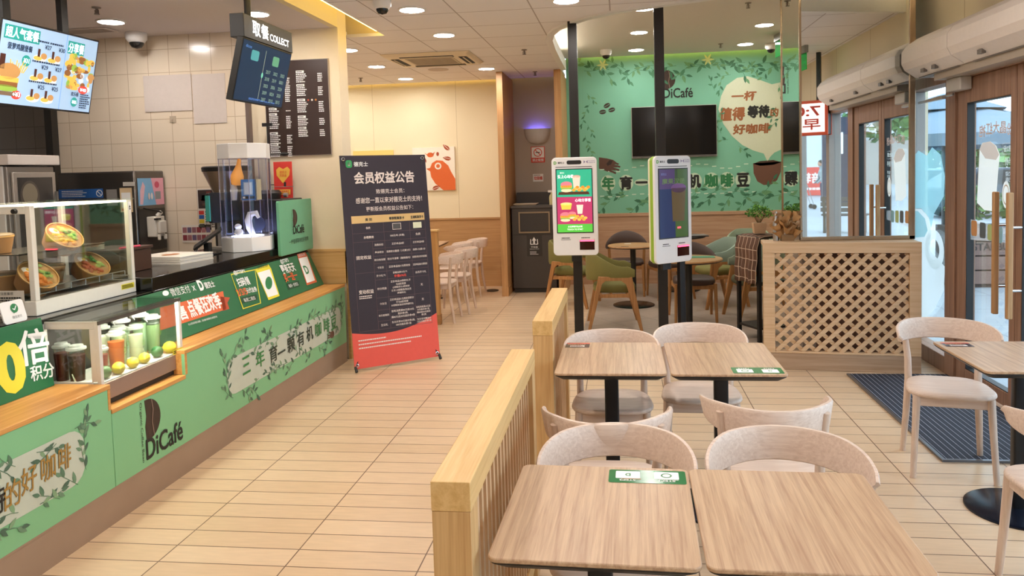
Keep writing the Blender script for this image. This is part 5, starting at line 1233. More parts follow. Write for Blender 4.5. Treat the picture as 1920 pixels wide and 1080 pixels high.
xm = (c3 + c4) / 2; ym = (ys[0] + ys[1]) / 2; p.rect(xm - .04, ym - .028, xm + .04, ym + .028, mat('4a443e', .4)); p.rect((c4 + ce) / 2 - .04, ym - .026, (c4 + ce) / 2 + .04, ym + .026, mat('dfe2c4', .4))
p.L(2).frame(xm - .04, ym - .028, xm + .04, ym + .028, .004, PK).L(1)
for i, (a, b_, c) in enumerate((('消费折扣', '正价单品8折', '正价单品9折'), ('基本积分', '消费积分翻倍（1元累2分）', '消费1元累1分'), ('积分有效期', '积分不清零（缴费期内）', '自积累计积分次年年底到期'), ('卡友日', '正价单品加1元得双份', '正价单品加2元得双份'))):
    cell(a, c2, c3, i + 2, hh=.019); cell(b_, c3, c4, i + 2, hh=.02); cell(c, c4, ce, i + 2, hh=.019)
cell('开卡礼包', c2, c3, 6, hh=.02); cell('获赠品牌大礼包', c3, c4, 6, hh=.018, dy=.016); cell('价值676元', c3, c4, 6, mat('ff5a48', .5, var=0), .024, bold=.02, dy=-.014); cell('会员开卡礼', c4, ce, 6, hh=.02)
cell('积分奖励', c2, c3, 7, hh=.02); cell('无', c4, ce, 7, hh=.02); cell('卡友日', c2, c3, 8, hh=.02); cell('无', c4, ce, 8, hh=.02); cell('欢乐星期四', c2, c3, 9, hh=.018); cell('生日礼', c2, c3, 10, hh=.02)
for i, lines in ((7, ('正价单品20倍积分,不', '与8折同享', '(2倍甄享分,8倍绿洲', '士分,10倍甄鱼选会员', '商城积分)')), (8, ('正价单品加1元得双倍积分', '不与8折同享', '50倍甄鱼选会员商城积分)')), (9, ('首笔消费满40元送10元', '抵价券2张,', '满80元送20元抵价券4张')), (10, ('生日月享50元抵价券2张,', '100元抵价券1张'))):
    for k, s in enumerate(lines):
        dy = ((len(lines) - 1) / 2 - k) * .026; cell(s, c3, c4, i, hh=.02, dy=dy)
for i, lines in ((9, ('首笔消费满40元送', '10元抵价券1张,', '满80送20元抵价', '券2张')), (10, ('生日当月赠送50', '元生日抵价券1张'))):
    for k, s in enumerate(lines): cell(s, c4, ce, i, hh=.018, dy=((len(lines) - 1) / 2 - k) * .023)
p.fit('固定权益', c1 + .02, (ys[2] + ys[6]) / 2 - .016, c2 - .02, (ys[2] + ys[6]) / 2 + .016, PK, .02).fit('变动权益', c1 + .02, (ys[7] + ys[8]) / 2 - .03, c2 - .02, (ys[7] + ys[8]) / 2 + .005, PK, .02).bars(c1 + .02, (ys[7] + ys[8]) / 2 - .075, c2 - .015, (ys[7] + ys[8]) / 2 - .042, PK, 2, .5)
for k, e in enumerate((.34, .76, .64)): p.bars(.05, .225 - k * .032, bw * e + .04, .243 - k * .032, PK, 1, .6, .05)
p.obj('print', t)
b = B()
for a, c in ((.03, bh - .03), (bw - .03, bh - .03), (.025, .03), (bw - .025, .03)):
    m_ = o + u * a + v * c; b.tube([m_ + (u * math.cos(x) + v * math.sin(x)) * .013 + u.cross(v) * .004 for x in [i * PI / 6 for i in range(13)]], .004, 6)
b.obj('eyelets', CHROME, t)
back = -n0
for s, a in ((0, .02), (1, bw - .02)):
    top = o + u * a + v * (bh - .03); ft = o + u * (bw - a) + v * .03
    b = B(); hub = o + u * (bw / 2) + v * bh * .45 + back * .12; b.tube([top, hub + u * (.02 if s else -.02), hub + u * (-.05 if s else .05) + Vector((0, 0, -.1)), ft], .008, 8); b.obj('pole', mat('2b2a2a', .4), t)
for a in (0, bw):
    p0 = o + u * (a * .98 + .01) + v * .02; b = B(); b.tube([p0, (p0.x - n0.x * -.03, p0.y - n0.y * -.03, .012)], [.011, .013], 8); b.obj('foot', BLACK, t)
b = B(); hub = o + u * (bw / 2) + v * bh * .45 + back * .12; b.tube([hub, o + u * (bw / 2) + back * .42 + Vector((0, 0, -.045))], .008, 8); b.obj('rear_leg', mat('2b2a2a', .4), t)
# =================================================================== KIOSKS AND THEIR POSTS
for x, y, l, w in ((-.41, 6.86, 'black floor-to-ceiling post behind the lit left kiosk', .04), (.33, 6.44, 'black floor-to-ceiling post behind the dim right kiosk', .04)):
    b = B(); b.box(x - w, x + w, y - w, y + w, 0, CZ + .09); tag(b.obj('black_post', mat('231f1d', .35, .3), bevel=.003), l, 'post', 'black posts at the cafe corner')
def kiosk(loc, rot, label, lit):
    t = thing('ordering_kiosk', label, 'kiosk', loc, rot, 'self-ordering kiosks')
    w, h = .2, .435
    B().prism(rr(-w + .012, -h + .012, w - .012, h - .012, .03), (0, .075, 0), (1, 0, 0), (0, 0, 1), .03).obj('rear_shell', mat('e8e2c8', .4), t, bevel=.004)
    B().prism(rr(-w + .002, -h + .002, w - .002, h - .002, .036), (0, .045, 0), (1, 0, 0), (0, 0, 1), .035).obj('green_band', mat('94b83a', .4), t, bevel=.003)
    B().prism(rr(-w, -h, w, h, .038, 6), (0, .01, 0), (1, 0, 0), (0, 0, 1), .028).obj('front_plate', mat('eceaea', .3, var=.01), t, bevel=.006)
    B().box(-.045, .045, .07, .1, -.5, .0).obj('mount', BLACK, t)
    x0, x1, z0, z1 = -.165, .16, -.235, .335
    b = B(); b.box(x0, x1, -.0215, -.0175, z0, z1); s = b.obj('screen', BLACK, t, smooth=0)
    p = Print((0, -.0215, 0), (1, 0, 0), (0, 0, 1), .0006); a0, a1, b0, b1 = x0 + .008, x1 - .008, z0 + .008, z1 - .008
    e = .95 if lit else .13
    k = lambda h_: mat(h_, .15, emit=e * .85, var=0)
    if lit:
        mid = b0 + (b1 - b0) * .565; low = b0 + (b1 - b0) * .13
        p.rect(a0, mid, a1, b1, k('2f9f7d')).rect(a0, low, a1, mid, k('a8355f')).rect(a0, b0, a1, low, k('4fae3f')).L(1)
        p.fit('爱上心动餐', a0 + .01, b1 - .075, a0 + .15, b1 - .045, k('f4f8f4'), .02).fit('德克士', a0 + .03, b1 - .035, a0 + .07, b1 - .02, k('f4f8f4')).fit('心动分享餐', a1 - .15, mid - .045, a1 - .01, mid - .015, k('f8eef2'), .02).fit('点击屏幕开始点餐', a0 + .09, b0 + .042, a1 - .09, b0 + .058, k('f4f8f4'), .01).fit('TOUCH TO START', a0 + .085, b0 + .018, a1 - .085, b0 + .032, k('f4f8f4'), .01)
        def burger(cx, cz, r):
            p.L(2).ell(cx, cz + .5 * r, r, .55 * r, k('c9737f')).rect(cx - r, cz - .05 * r, cx + r, cz + .35 * r, k('dda63a')).rect(cx - r * .95, cz - .35 * r, cx + r * .95, cz - .05 * r, k('86a848')).ell(cx, cz - .55 * r, .95 * r, .3 * r, k('d8c7a4'))
            for q in range(5): p.L(3).ell(cx - .7 * r + q * .35 * r, cz + .15 * r, .16 * r, .13 * r, k('c98a2c'))
        p.L(1).poly([(a0 + .02, mid + .045), (a1 - .03, mid + .045), (a1 - .02, mid + .02), (a0 + .01, mid + .02)], k('4a2f22'))
        burger(a0 + .085, mid + .085, .05)
        p.L(2).poly([(a0 + .15, mid + .06), (a0 + .2, mid + .06), (a0 + .21, mid + .18), (a0 + .14, mid + .18)], k('cdbfae')).ell(a0 + .175, mid + .18, .036, .012, k('b79a8a'))
        for q in range(9): p.L(3).ell(a0 + .15 + q * .016, mid + .06 + .012 * (q % 3), .016, .013, k(['d89a3a', 'e0b054', 'c98430'][q % 3]))
        burger(a0 + .07, low + .06, .045); burger(a0 + .13, low + .075, .035)
        p.L(2).poly([(a0 + .04, low + .13), (a0 + .12, low + .13), (a0 + .13, low + .18), (a0 + .03, low + .18)], k('c9b84a')).ell(a0 + .08, low + .18, .05, .012, k('e0d68a')).poly([(a0 + .18, low + .09), (a0 + .22, low + .09), (a0 + .23, low + .17), (a0 + .17, low + .17)], k('d9ccba'))
        for q in range(8): p.L(3).ell(a0 + .15 + q * .014, low + .04 + .014 * (q % 3), .016, .012, k(['d89a3a', 'e0b054'][q % 2]))
    else:
        p.rect(a0, b0, a1, b1, k('31406a')).L(1).rect(a0 + .17, b0 + .0, a1, b1, k('4d6a3a')).rect(a0, b1 - .16, a0 + .2, b1, k('5a4a78')).L(2).fit('德克士', a0 + .02, b1 - .05, a0 + .08, b1 - .03, k('7f8fd0')).fit('魔果汉堡', a0 + .03, b1 - .12, a1 - .03, b1 - .075, k('6f8a5a'), .02)
        p.poly([(a0 + .14, b0 + .13), (a1 - .04, b0 + .13), (a1 - .02, b0 + .40), (a0 + .13, b0 + .40)], k('6b5a3a')).ell(a0 + .21, b0 + .40, .085, .04, k('7a5a8a')).L(3).rect(a0 + .19, b0 + .07, a0 + .23, b0 + .085, mat('ff5a6a', .5, emit=.9, var=0))
    p.obj('display', s)
    p = Print((0, -.0182, 0), (1, 0, 0), (0, 0, 1), .0006)
    p.rect(-.065, .372, .065, .408, BLACK, .016).rect(-.165, .348, .155, .353, BLACK).fit('D', -.18, .375, -.155, .402, mat('5fae3a', .5), .05).fit('德克士', -.145, .38, -.085, .397, INK_K, .02)
    p.poly([(.085, .378), (.1, .392), (.085, .406)], mat('8a80a8', .5)).poly([(.12, .378), (.105, .392), (.12, .406)], mat('8a80a8', .5)).fit('XI-ZANG', .125, .395, .185, .406, mat('8a80a8', .5)).fit('唤醒智慧', .125, .38, .185, .39, mat('8a80a8', .5))
    p.bars(-.125, -.285, -.05, -.272, INK_K, 1).rect(-.13, -.295, -.045, -.291, INK_K).bars(.05, -.285, .135, -.272, INK_K, 1); p.obj('markings', t)
    B().box(.035, .165, -.0205, -.018, -.385, -.297).obj('scanner_window', mat('2a0508', .1), t, smooth=0)
    B().box(.038, .162, -.0225, -.0207, -.310, -.299).obj('scanner_light', mat('ff3048', .5, emit=9, var=0), t, smooth=0)
    return t
k1 = kiosk((-.412, 6.70, 1.335), 0, 'lit ordering kiosk with meal pictures on a black post', True)
k2 = kiosk((.405, 6.25, 1.315), math.radians(40), 'turned ordering kiosk with a dim dark screen and green edge', False)
B().box(.13, .19, .052, .09, -1.313, -.40).obj('leg', mat('1f1c1b', .35, .3), k2, bevel=.003)
# =================================================================== CAFE CORNER
LEGW = wood('b98552', 'a06f3f', 'z', .5)
def shell_chair(loc, rot, label, col, seatcol=None, inner=None):
    t = thing('upholstered_armchair', label, 'armchair', loc, rot, 'upholstered cafe armchairs')
    fab = mat(col, .85, var=.08, scale=90); sf = mat(seatcol or col, .85, var=.08, scale=90)
    n = 24; rings = []
    for i in range(n + 1):
        s = i / n * 2 - 1; k = abs(s)            # -1 right arm tip .. 0 back .. 1 left arm tip
        a = s * 1.75
        if k < .72: cx, cy = .275 * math.sin(s / .72 * PI / 2), -.02 - .25 * math.cos(s / .72 * PI / 2)
        else: cx, cy = math.copysign(.275, s), -.02 + (k - .72) / .28 * .22
        zt = .80 - .14 * min(1, max(0, (k - .3) / .5)) ** 1.1; zb = .50 + .04 * min(1, k * 1.4)
        if k > .97: zt -= .03; zb += .02
        nx, ny = (math.sin(s / .72 * PI / 2), -math.cos(s / .72 * PI / 2)) if k < .72 else (math.copysign(1, s), 0)
        th = .024
        prof = [(-th, zb + .02), (-th * .4, zb), (th * .6, zb), (th, zb + .03), (th, zt - .03), (th * .5, zt), (-th * .5, zt), (-th, zt - .03)]
        rings.append([(cx + nx * d, cy + ny * d, z) for d, z in prof])
    b = B(); b.loft(rings); b.obj('shell', fab, t, smooth=60)
    b = B(); so = seat_outline(.20, .235, .22, .22, 28); rr_ = []
    for s, z in ((.92, .385), (1, .40), (1, .435), (.95, .46), (.7, .468), (.2, .47)): rr_.append([(x * s, y * s, z) for x, y in so])
    b.loft(rr_); b.obj('seat_cushion', sf, t, smooth=60)
    for s in (-1, 1):
        b = B(); x = s * .275
        pr = [(.245, 0), (.275, 0), (.17, .565), (-.17, .565), (-.29, 0), (-.26, 0), (-.135, .49), (-.10, .52), (.06, .52), (.11, .48)]
        b.prism([(y, z) for y, z in pr], (x - .018, 0, 0), (0, 1, 0), (0, 0, 1), .036)
        b.obj('side_frame', LEGW, t, bevel=.004)
    B().box(-.26, .26, .12, .15, .34, .385).box(-.26, .26, -.17, -.14, .34, .385).obj('seat_rail', LEGW, t, bevel=.003)
    for s in (-1, 1):
        B().box(s * .255 - .015, s * .255 + .015, -.17, .15, .345, .38).obj('side_rail', LEGW, t)
    return t
OLIVE, SAGE, BRN = '7a743e', '8fa08a', '4e4038'
shell_chair((-.10, 7.98, 0), -PI / 2 + .06, 'olive green armchair nearest the viewer beside the left kiosk', OLIVE)
shell_chair((-.62, 9.3, 0), -PI / 2 - .25, 'olive armchair half hidden behind the left kiosk, by the waste station', OLIVE)
shell_chair((1.1, 9.2, 0), PI / 2 + .35, 'sage tub armchair with olive lining behind the right kiosk', '8ba093', OLIVE)
shell_chair((1.40, 8.35, 0), PI / 2 + .15, 'grey-green armchair with a dark seat beside the plaid blanket', '7f8a78', '5b5a40')
shell_chair((1.66, 10.35, 0), PI - .3, 'sage armchair against the far wall behind the plant', SAGE)
shell_chair((1.72, 9.5, 0), PI / 2 - .1, 'sage armchair in front of the far wall, partly behind the plant', SAGE)
def leather_chair(loc, rot, label):
    t = thing('leather_side_chair', label, 'chair', loc, rot, 'brown leather cafe chairs')
    fab = mat('4b3a34', .55, var=.08, scale=70)
    b = B(); rr_ = []; so = seat_outline(.205, .23, .21, .22, 28)
    for s, z in ((.93, .40), (1, .415), (1, .445), (.95, .468), (.6, .474), (.15, .475)): rr_.append([(x * s, y * s, z) for x, y in so])
    b.loft(rr_); b.obj('seat', fab, t, smooth=60)
    rings = []; n = 22
    for i in range(n + 1):
        s = i / n * 2 - 1; k = abs(s); a = s * 1.45; cx, cy = .265 * math.sin(a), -.03 - .23 * math.cos(a)
        zt = .83 - .16 * k ** 1.6; zb = .60 + .0 * k; nx, ny = math.sin(a), -math.cos(a); th = .022 * (1 - .3 * k)
        rings.append([(cx + nx * d, cy + ny * d, z) for d, z in ((-th, zb + .02), (0, zb), (th, zb + .02), (th, zt - .02), (0, zt), (-th, zt - .02))])
    b = B(); b.loft(rings); b.obj('backrest', fab, t, smooth=60)
    for s in (-1, 1):
        b = B(); b.tube([(s * .215, .20, .0), (s * .205, .185, .42)], [.015, .02], 8); b.obj('leg', LEGW, t)
        b = B(); b.tube([(s * .235, -.27, .0), (s * .225, -.20, .42), (s * .235, -.15, .64)], [.015, .02, .018], 8); b.obj('leg', LEGW, t)
    B().box(-.2, .2, .165, .195, .36, .405).box(-.2, .2, -.2, -.17, .36, .405).box(-.215, -.185, -.19, .18, .36, .405).box(.185, .215, -.19, .18, .36, .405).obj('seat_frame', LEGW, t, bevel=.003)
    return t
leather_chair((.75, 8.3, 0), .05 + PI, 'brown leather chair behind the near round table, seen past the right kiosk')
leather_chair((.05, 10.0, 0), PI, 'brown leather chair with a curved back behind the far round table')
leather_chair((.56, 9.75, 0), PI / 2 + .3, 'brown leather chair at the right of the far round table')
RT = wood('b98f62', 'a67c50', 'x', .4, 1.0)
def round_table(x, y, r, label, topm=RT, z=.74):
    t = thing('round_table', label, 'table', (x, y, 0), 0, 'round pedestal tables')
    B().lathe([(0, z - .03), (r - .02, z - .03), (r, z - .018)], n=40).obj('underside', BLACK, t)
    B().lathe([(r, z - .018), (r + .002, z - .008), (r - .004, z), (0, z)], n=40).obj('tabletop', topm, t)
    B().cyl((0, 0, .02), (0, 0, z - .03), .034, n=18).obj('pole', BLACK, t)
    B().lathe([(.25, .004), (.25, .014), (.235, .02), (0, .022)], n=36).obj('base', mat('191817', .25, .4), t)
    return t
round_table(.12, 9.18, .30, 'far round wooden table between the two kiosks')
round_table(.655, 7.72, .335, 'near round wooden table with a green leaflet, behind the right kiosk')
round_table(.78, 10.35, .33, 'dark round table against the mural wall', mat('2e2926', .4))
tag(B().box(.02, .1, 9.28, 9.34, .7405, .7415).obj('leaflet', mat('e6e2da', .5)), 'small white leaflet on the far round table', 'leaflet')
tag(B().box(-.02, .07, 8.95, 9.0, .7405, .7415).obj('leaflet', mat('4a3a3a', .5)), 'small dark leaflet on the far round table', 'leaflet')
tag(B().box(.62, .92, 7.72, 7.88, .7405, .744).obj('leaflet', mat('4f9070', .4)), 'green leaflet lying on the near round table', 'leaflet')
t = thing('menu_folder', 'dark folder lying on the dark table by the mural wall', 'folder', (.95, 10.2, .7402), .2)
B().box(-.16, .16, -.11, .11, 0, .012).obj('cover', mat('2b2b2d', .35), t, bevel=.003); B().box(-.15, .155, -.1, .1, .012, .018).obj('pages', mat('8a8684', .5), t)

# lattice screen in front of the mirror column
t = thing('lattice_screen', 'waist-high oak lattice screen with a solid frame before the mirror column', 'lattice screen', (1.12, 6.25, 0), -.115)
LW, LZ = 1.17, 1.03
fr = B()
fr.box(0, LW, 0, .06, LZ - .085, LZ); fr.box(0, .09, 0, .06, .135, LZ - .085); fr.box(LW - .085, LW, 0, .06, .135, LZ - .085); fr.box(.09, LW - .085, 0, .06, .135, .15)
fr.obj('frame', PINE, t, bevel=.003)
B().box(0, LW, .002, .06, 0, .134).obj('plinth', wood('b69a80', 'a28468', 'x', .5), t, bevel=.003)
B().box(.0, LW, .06, .3, LZ - .03, LZ - .002).obj('top_board', PINE, t, bevel=.003)
x0, x1, z0, z1 = .09, LW - .085, .15, LZ - .085
def clip_bar(cx, ang):      # slanted bar clipped to the opening
    pts = []
    d = (math.cos(ang), math.sin(ang)); ts = []
    lo, hi = -9, 9
    for dd, a, b_, c in ((d[0], x0, x1, cx), (d[1], z0, z1, z0)):
        t0, t1 = (a - c) / dd, (b_ - c) / dd
        lo, hi = max(lo, min(t0, t1)), min(hi, max(t0, t1))
    return None if hi - lo < .01 else ((cx + d[0] * lo, z0 + d[1] * lo), (cx + d[0] * hi, z0 + d[1] * hi))
PITCH = .098; bw_ = .031
for nm, ang, ya, yb in (('lattice_strips', PI / 4.05, .012, .024), ('lattice_strips', PI - PI / 4.05, .026, .038)):
    b = B()
    for k in range(-14, 32):
        r_ = clip_bar(x0 + k * PITCH + (.01 if ang < 1.6 else .02), ang)
        if not r_: continue
        (ax, az), (bx, bz) = r_; d = Vector((bx - ax, 0, bz - az)).normalized(); nrm = Vector((-d.z, 0, d.x)) * bw_ / 2
        A = Vector((ax, ya, az)); Bq = Vector((bx, ya, bz)); up = Vector((0, yb - ya, 0))
        b.hexa([A - nrm, Bq - nrm, Bq + nrm, A + nrm], [A - nrm + up, Bq - nrm + up, Bq + nrm + up, A + nrm + up])
    b.obj(nm, PINE, t, smooth=0)
B().box(.42, LW, .2, .21, .02, LZ - .03).obj('back_panel', wood('7d5a48', '6b4a3a', 'x', .6), t, smooth=0)

# small black shelf with plaid blanket
t = thing('black_shelf_rack', 'black metal shelf rack between the cafe chairs and the lattice screen', 'shelf', (1.325, 7.40, 0), .45)
for x, y in ((-.16, -.16), (.16, -.16), (-.16, .16), (.16, .16)): B().box(x - .016, x + .016, y - .016, y + .016, 0.004, .99).obj('upright', BLACK, t)
for z in (.12, .55, .97): B().box(-.17, .17, -.17, .17, z, z + .02).obj('shelf_board', mat('2a2522', .4), t)
def plaid():
    m = bpy.data.materials.new('plaid_wool'); m.use_nodes = True; nt = m.node_tree; bs = nt.nodes['Principled BSDF']; bs.inputs['Roughness'].default_value = .9
    br = nt.nodes.new('ShaderNodeTexBrick'); br.offset = 0; br.inputs['Scale'].default_value = 1; br.inputs['Brick Width'].default_value = .062; br.inputs['Row Height'].default_value = .1; br.inputs['Mortar Size'].default_value = .0032
    br.inputs['Color1'].default_value = lin('5a4033'); br.inputs['Color2'].default_value = lin('6b4c3b'); br.inputs['Mortar'].default_value = lin('c9b199')
    tc = nt.nodes.new('ShaderNodeTexCoord'); nt.links.new(tc.outputs['UV'], br.inputs['Vector']); nt.links.new(br.outputs['Color'], bs.inputs['Base Color']); return m
vs, fs, uv = [], [], []
NU, NV = 16, 22
prof = [(.12, 1.0), (.0, 1.002), (-.12, 1.0), (-.175, .985), (-.19, .93)] + [(-.19 - .004 * math.sin(i), .93 - i * .03) for i in range(1, 13)]
b = B()
for i, (x, z) in enumerate(prof):
    for j in range(NU + 1):
        y = -.2 + .36 * j / NU; w = .012 * math.sin(j * 1.1 + .2) * max(0, (i - 3)) / 8
        vs.append((x + w - (.006 * i if i > 4 else 0) * .3, y + .004 * i * (.5 - j / NU), z + (.012 * math.sin(j * .8) if i > 14 else 0) - (.03 * (1 - j / NU) * max(0, i - 4) / 12)))
for i in range(len(prof) - 1):
    for j in range(NU): fs.append((i * (NU + 1) + j, i * (NU + 1) + j + 1, (i + 1) * (NU + 1) + j + 1, (i + 1) * (NU + 1) + j))
me = bpy.data.meshes.new('plaid_blanket'); me.from_pydata(vs, [], fs); ul = me.uv_layers.new()
for lp in me.loops:
    i, j = divmod(lp.vertex_index, NU + 1); ul.data[lp.index].uv = (j / NU * .36, i * .034)
me.materials.append(plaid()); me.shade_smooth(); o = bpy.data.objects.new('plaid_blanket', me); COL.objects.link(o)
o.location = (1.325, 7.40, 0); o.rotation_euler = (0, 0, .45); sm = o.modifiers.new('thick', 'SOLIDIFY'); sm.thickness = .006
tag(o, 'brown plaid blanket draped over the end of the black rack', 'blanket')
# pot plant
t = thing('potted_plant', 'bushy bright green plant in a small wooden crate on the black rack', 'plant', (1.285, 7.36, 1.012))
B().hexa([(-.05, -.05, 0), (.05, -.05, 0), (.05, .05, 0), (-.05, .05, 0)], [(-.06, -.06, .1), (.06, -.06, .1), (.06, .06, .1), (-.06, .06, .1)]).obj('crate', mat('c9a582', .6), t, bevel=.003)
b = B()
for k in range(9): a = k * .7; b.tube([(.01 * math.cos(a), .01 * math.sin(a), .09), (.05 * math.cos(a), .05 * math.sin(a), .17)], .003, 5)
b.obj('stems', mat('6f5a3a', .6), t)
b = B(); rnd = random.Random(4); b.m(mat('4f8f2c', .5, var=.15)); g2 = mat('78b542', .5, var=.15); g3 = mat('356e24', .5, var=.15)
for k in range(330):
    th, ph = rnd.uniform(0, 2 * PI), math.acos(rnd.uniform(-.35, 1)); r = rnd.uniform(.06, .105)
    c = Vector((r * 1.15 * math.sin(ph) * math.cos(th), r * 1.1 * math.sin(ph) * math.sin(th), .18 + r * .85 * math.cos(ph)))
    d = Vector((rnd.gauss(0, 1), rnd.gauss(0, 1), rnd.gauss(.4, .6))).normalized(); s_ = d.orthogonal().normalized(); n_ = d.cross(s_) * .25
    l = rnd.uniform(.018, .028); b.m(rnd.choice([mat('4f8f2c', .5, var=.15), g2, g3]))
    b.add([c, c + d * l * .5 + s_ * l * .4 + n_ * l, c + d * l, c + d * l * .5 - s_ * l * .4 + n_ * l], [(0, 1, 2, 3)])
b.obj('foliage', None, t, smooth=0, fix=False)
t = thing('metal_bottle', 'slim metal bottle with a stopper beside the plant', 'bottle', (1.26, 6.44, 1.0285))
B().lathe([(.026, 0), (.027, .14), (.012, .18), (.011, .205), (0, .205)], n=18).obj('bottle', STEEL, t); B().lathe([(.007, .205), (.013, .215), (.013, .235), (.0, .245)], n=14).obj('stopper', CHROME, t)
# paper bag bouquet
t = thing('paper_bag_bundle', 'bundle of crumpled brown paper wraps standing by the mirror column edge', 'paper bundle', (1.345, 6.42, 1.0285))
rnd = random.Random(12); KP = mat('bb905f', .75, var=.15, scale=25, bump=.5)
for k in range(11):
    a = rnd.uniform(0, 2 * PI); r = rnd.uniform(.02, .06); h0 = .02 + (k % 4) * .045; b = B()
    c = Vector((r * math.cos(a) * .95, r * math.sin(a) * .7, h0)); d = Vector((math.cos(a) * .5, math.sin(a) * .4 - .25, 1)).normalized(); s1 = d.orthogonal().normalized(); s2 = d.cross(s1)
    ring = []
    m = 10
    for j, (rad, hh) in enumerate(((.014, 0), (.022, .02), (.036, .05), (.045, .085))):
        ring.append([tuple(c + d * (hh + rnd.uniform(-.012, .012) * (j > 1)) + (s1 * math.cos(2 * PI * i / m) + s2 * math.sin(2 * PI * i / m)) * rad * rnd.uniform(.6, 1.25)) for i in range(m)])
    b.loft(ring, cap=False); b.obj('paper_wrap', KP, t, smooth=25, fix=False)
B().box(-.05, .05, -.03, .03, .0, .05).obj('holder', mat('8b6a44', .6), t)
# entrance mat
def mat_stripe():
    m = bpy.data.materials.new('striped_mat'); m.use_nodes = True; nt = m.node_tree; bs = nt.nodes['Principled BSDF']; bs.inputs['Roughness'].default_value = .8
    g = nt.nodes.new('ShaderNodeNewGeometry'); sp = nt.nodes.new('ShaderNodeSeparateXYZ'); mm = nt.nodes.new('ShaderNodeMath'); mm.operation = 'MULTIPLY'; mm.inputs[1].default_value = 1 / .036
    fr_ = nt.nodes.new('ShaderNodeMath'); fr_.operation = 'FRACT'; cr = nt.nodes.new('ShaderNodeValToRGB'); cr.color_ramp.interpolation = 'CONSTANT'
    e = cr.color_ramp.elements; e[0].position = 0; e[0].color = lin('232937'); e[1].position = .42; e[1].color = lin('141722')
    for ps, c in ((.50, '9aa0b2'), (.59, '12141b'), (.72, '232937')): q = e.new(ps); q.color = lin(c)
    nt.links.new(g.outputs['Position'], sp.inputs[0]); nt.links.new(sp.outputs['X'], mm.inputs[0]); nt.links.new(mm.outputs[0], fr_.inputs[0]); nt.links.new(fr_.outputs[0], cr.inputs[0]); nt.links.new(cr.outputs[0], bs.inputs['Base Color']); return m
t = thing('entrance_mat', 'dark blue striped entrance mat in front of the glass doors', 'mat', (0, 0, 0))
B().box(1.735, 2.45, 4.32, 6.08, .001, .012).obj('pile', mat_stripe(), t, smooth=0)
B().box(1.715, 1.735, 4.30, 6.08, .001, .014).box(1.735, 2.45, 4.30, 4.32, .001, .014).obj('edge_strip', mat('70747c', .3, .7), t)
# black TV on the mural
t = thing('wall_television', 'large switched-off black television on the green mural', 'television', (.755, MURAL_Y - .02, 2.165))
B().box(-.60, .585, -.04, .005, -.365, .36).obj('frame', mat('b9b6ae', .35, .4), t, bevel=.003)
B().box(-.592, .577, -.048, -.04, -.335, .352).obj('screen', mat('0f0e0f', .12, var=0), t, smooth=0)
B().box(-.592, .577, -.046, -.04, -.358, -.337).obj('lower_bezel', mat('5a5754', .3), t, smooth=0)
# =================================================================== OUTSIDE THE GLASS
PAVE = grid_mat('plaza_paving', 'a0a8b0', '9aa2aa', '808890', .9, .9, .01, .5, grain=(1, 1, 1), bump=.1)
b = B(); b.box(WX + .14, 90, -90, 90, -.1, -.03); struct(b.obj('ground_plaza', PAVE, smooth=0))
LEAFG = [mat('4f7a45', .7, var=.2), mat('3b6238', .7, var=.2), mat('6a9355', .7, var=.2)]
def bush(name, x, y, z, rx, ry, rz, n, label, cat, ls=.09, seed=1, trunk=0):
    t = thing(name, label, cat, (x, y, z))
    rnd = random.Random(seed); b = B()
    for k in range(n):
        th, ph = rnd.uniform(0, 2 * PI), math.acos(rnd.uniform(-.6, 1)); r = rnd.uniform(.6, 1)
        c = Vector((rx * r * math.sin(ph) * math.cos(th), ry * r * math.sin(ph) * math.sin(th), trunk + rz * (1 + r * math.cos(ph))))
        d = Vector((rnd.gauss(0, 1), rnd.gauss(0, 1), rnd.gauss(.2, .8))).normalized(); s_ = d.orthogonal().normalized(); l = ls * rnd.uniform(.7, 1.4)
        b.m(rnd.choice(LEAFG)); b.add([c, c + d * l * .5 + s_ * l * .35, c + d * l, c + d * l * .5 - s_ * l * .35], [(0, 1, 2, 3)])
    b.obj('foliage', None, t, smooth=0, fix=False)
    if trunk: B().cyl((0, 0, 0), (0, 0, trunk + rz * .5), .07 * max(1, rx * .6), .04, 8).obj('trunk', mat('5f5145', .8), t)
    return t
# planter with wooden slats
q0 = P(1818, 540, 2, -.03); q1 = P(1915, 540, 2, -.03)
py = q0.y; PX0 = 4.3
t = thing('slatted_planter', 'wooden slatted planter box lettered with a coffee shop name outside the door', 'planter', (PX0, py, -.03))
PL = 3.2
b = B()
for k in range(4): b.box(0, PL, 0, .04, .05 + k * .19, .22 + k * .19)
b.obj('slats', mat('7b625a', .6, var=.15, scale=8), t, bevel=.004)
B().box(.02, PL - .02, .04, .6, .0, .8).obj('box', mat('473c38', .7), t, smooth=0)
p = Print((0, -.002, 0), (1, 0, 0), (0, 0, 1), .003); a0, b0 = [(PP(1824, 463, Vector((PX0, py, -.03)), Vector((0, -1, 0))) - Vector((PX0, py, -.03)))[i] for i in (0, 2)]
p.fit('STARBUCKS COFFEE', a0, b0 - .05, a0 + 1.15, b0 + .05, mat('2e2826', .6), .02); p.obj('lettering', t)
for i in range(5): bush('planter_shrub', PX0 + .35 + i * .62, py + .3, .72, .3, .28, .3, 260, ['leafy shrub at the left end of the slatted planter', 'leafy shrub second from the left in the planter', 'leafy shrub in the middle of the slatted planter', 'leafy shrub right of the middle in the planter', 'leafy shrub at the right end of the slatted planter'][i], 'shrub', .1, i + 3)
q = P(1735, 470, 1, 11.5); bush('planter_shrub', 3.55, 11.3, -.03, .55, .45, .62, 420, 'green shrub outside beyond the frosted cup window film', 'shrub', .11, 21)
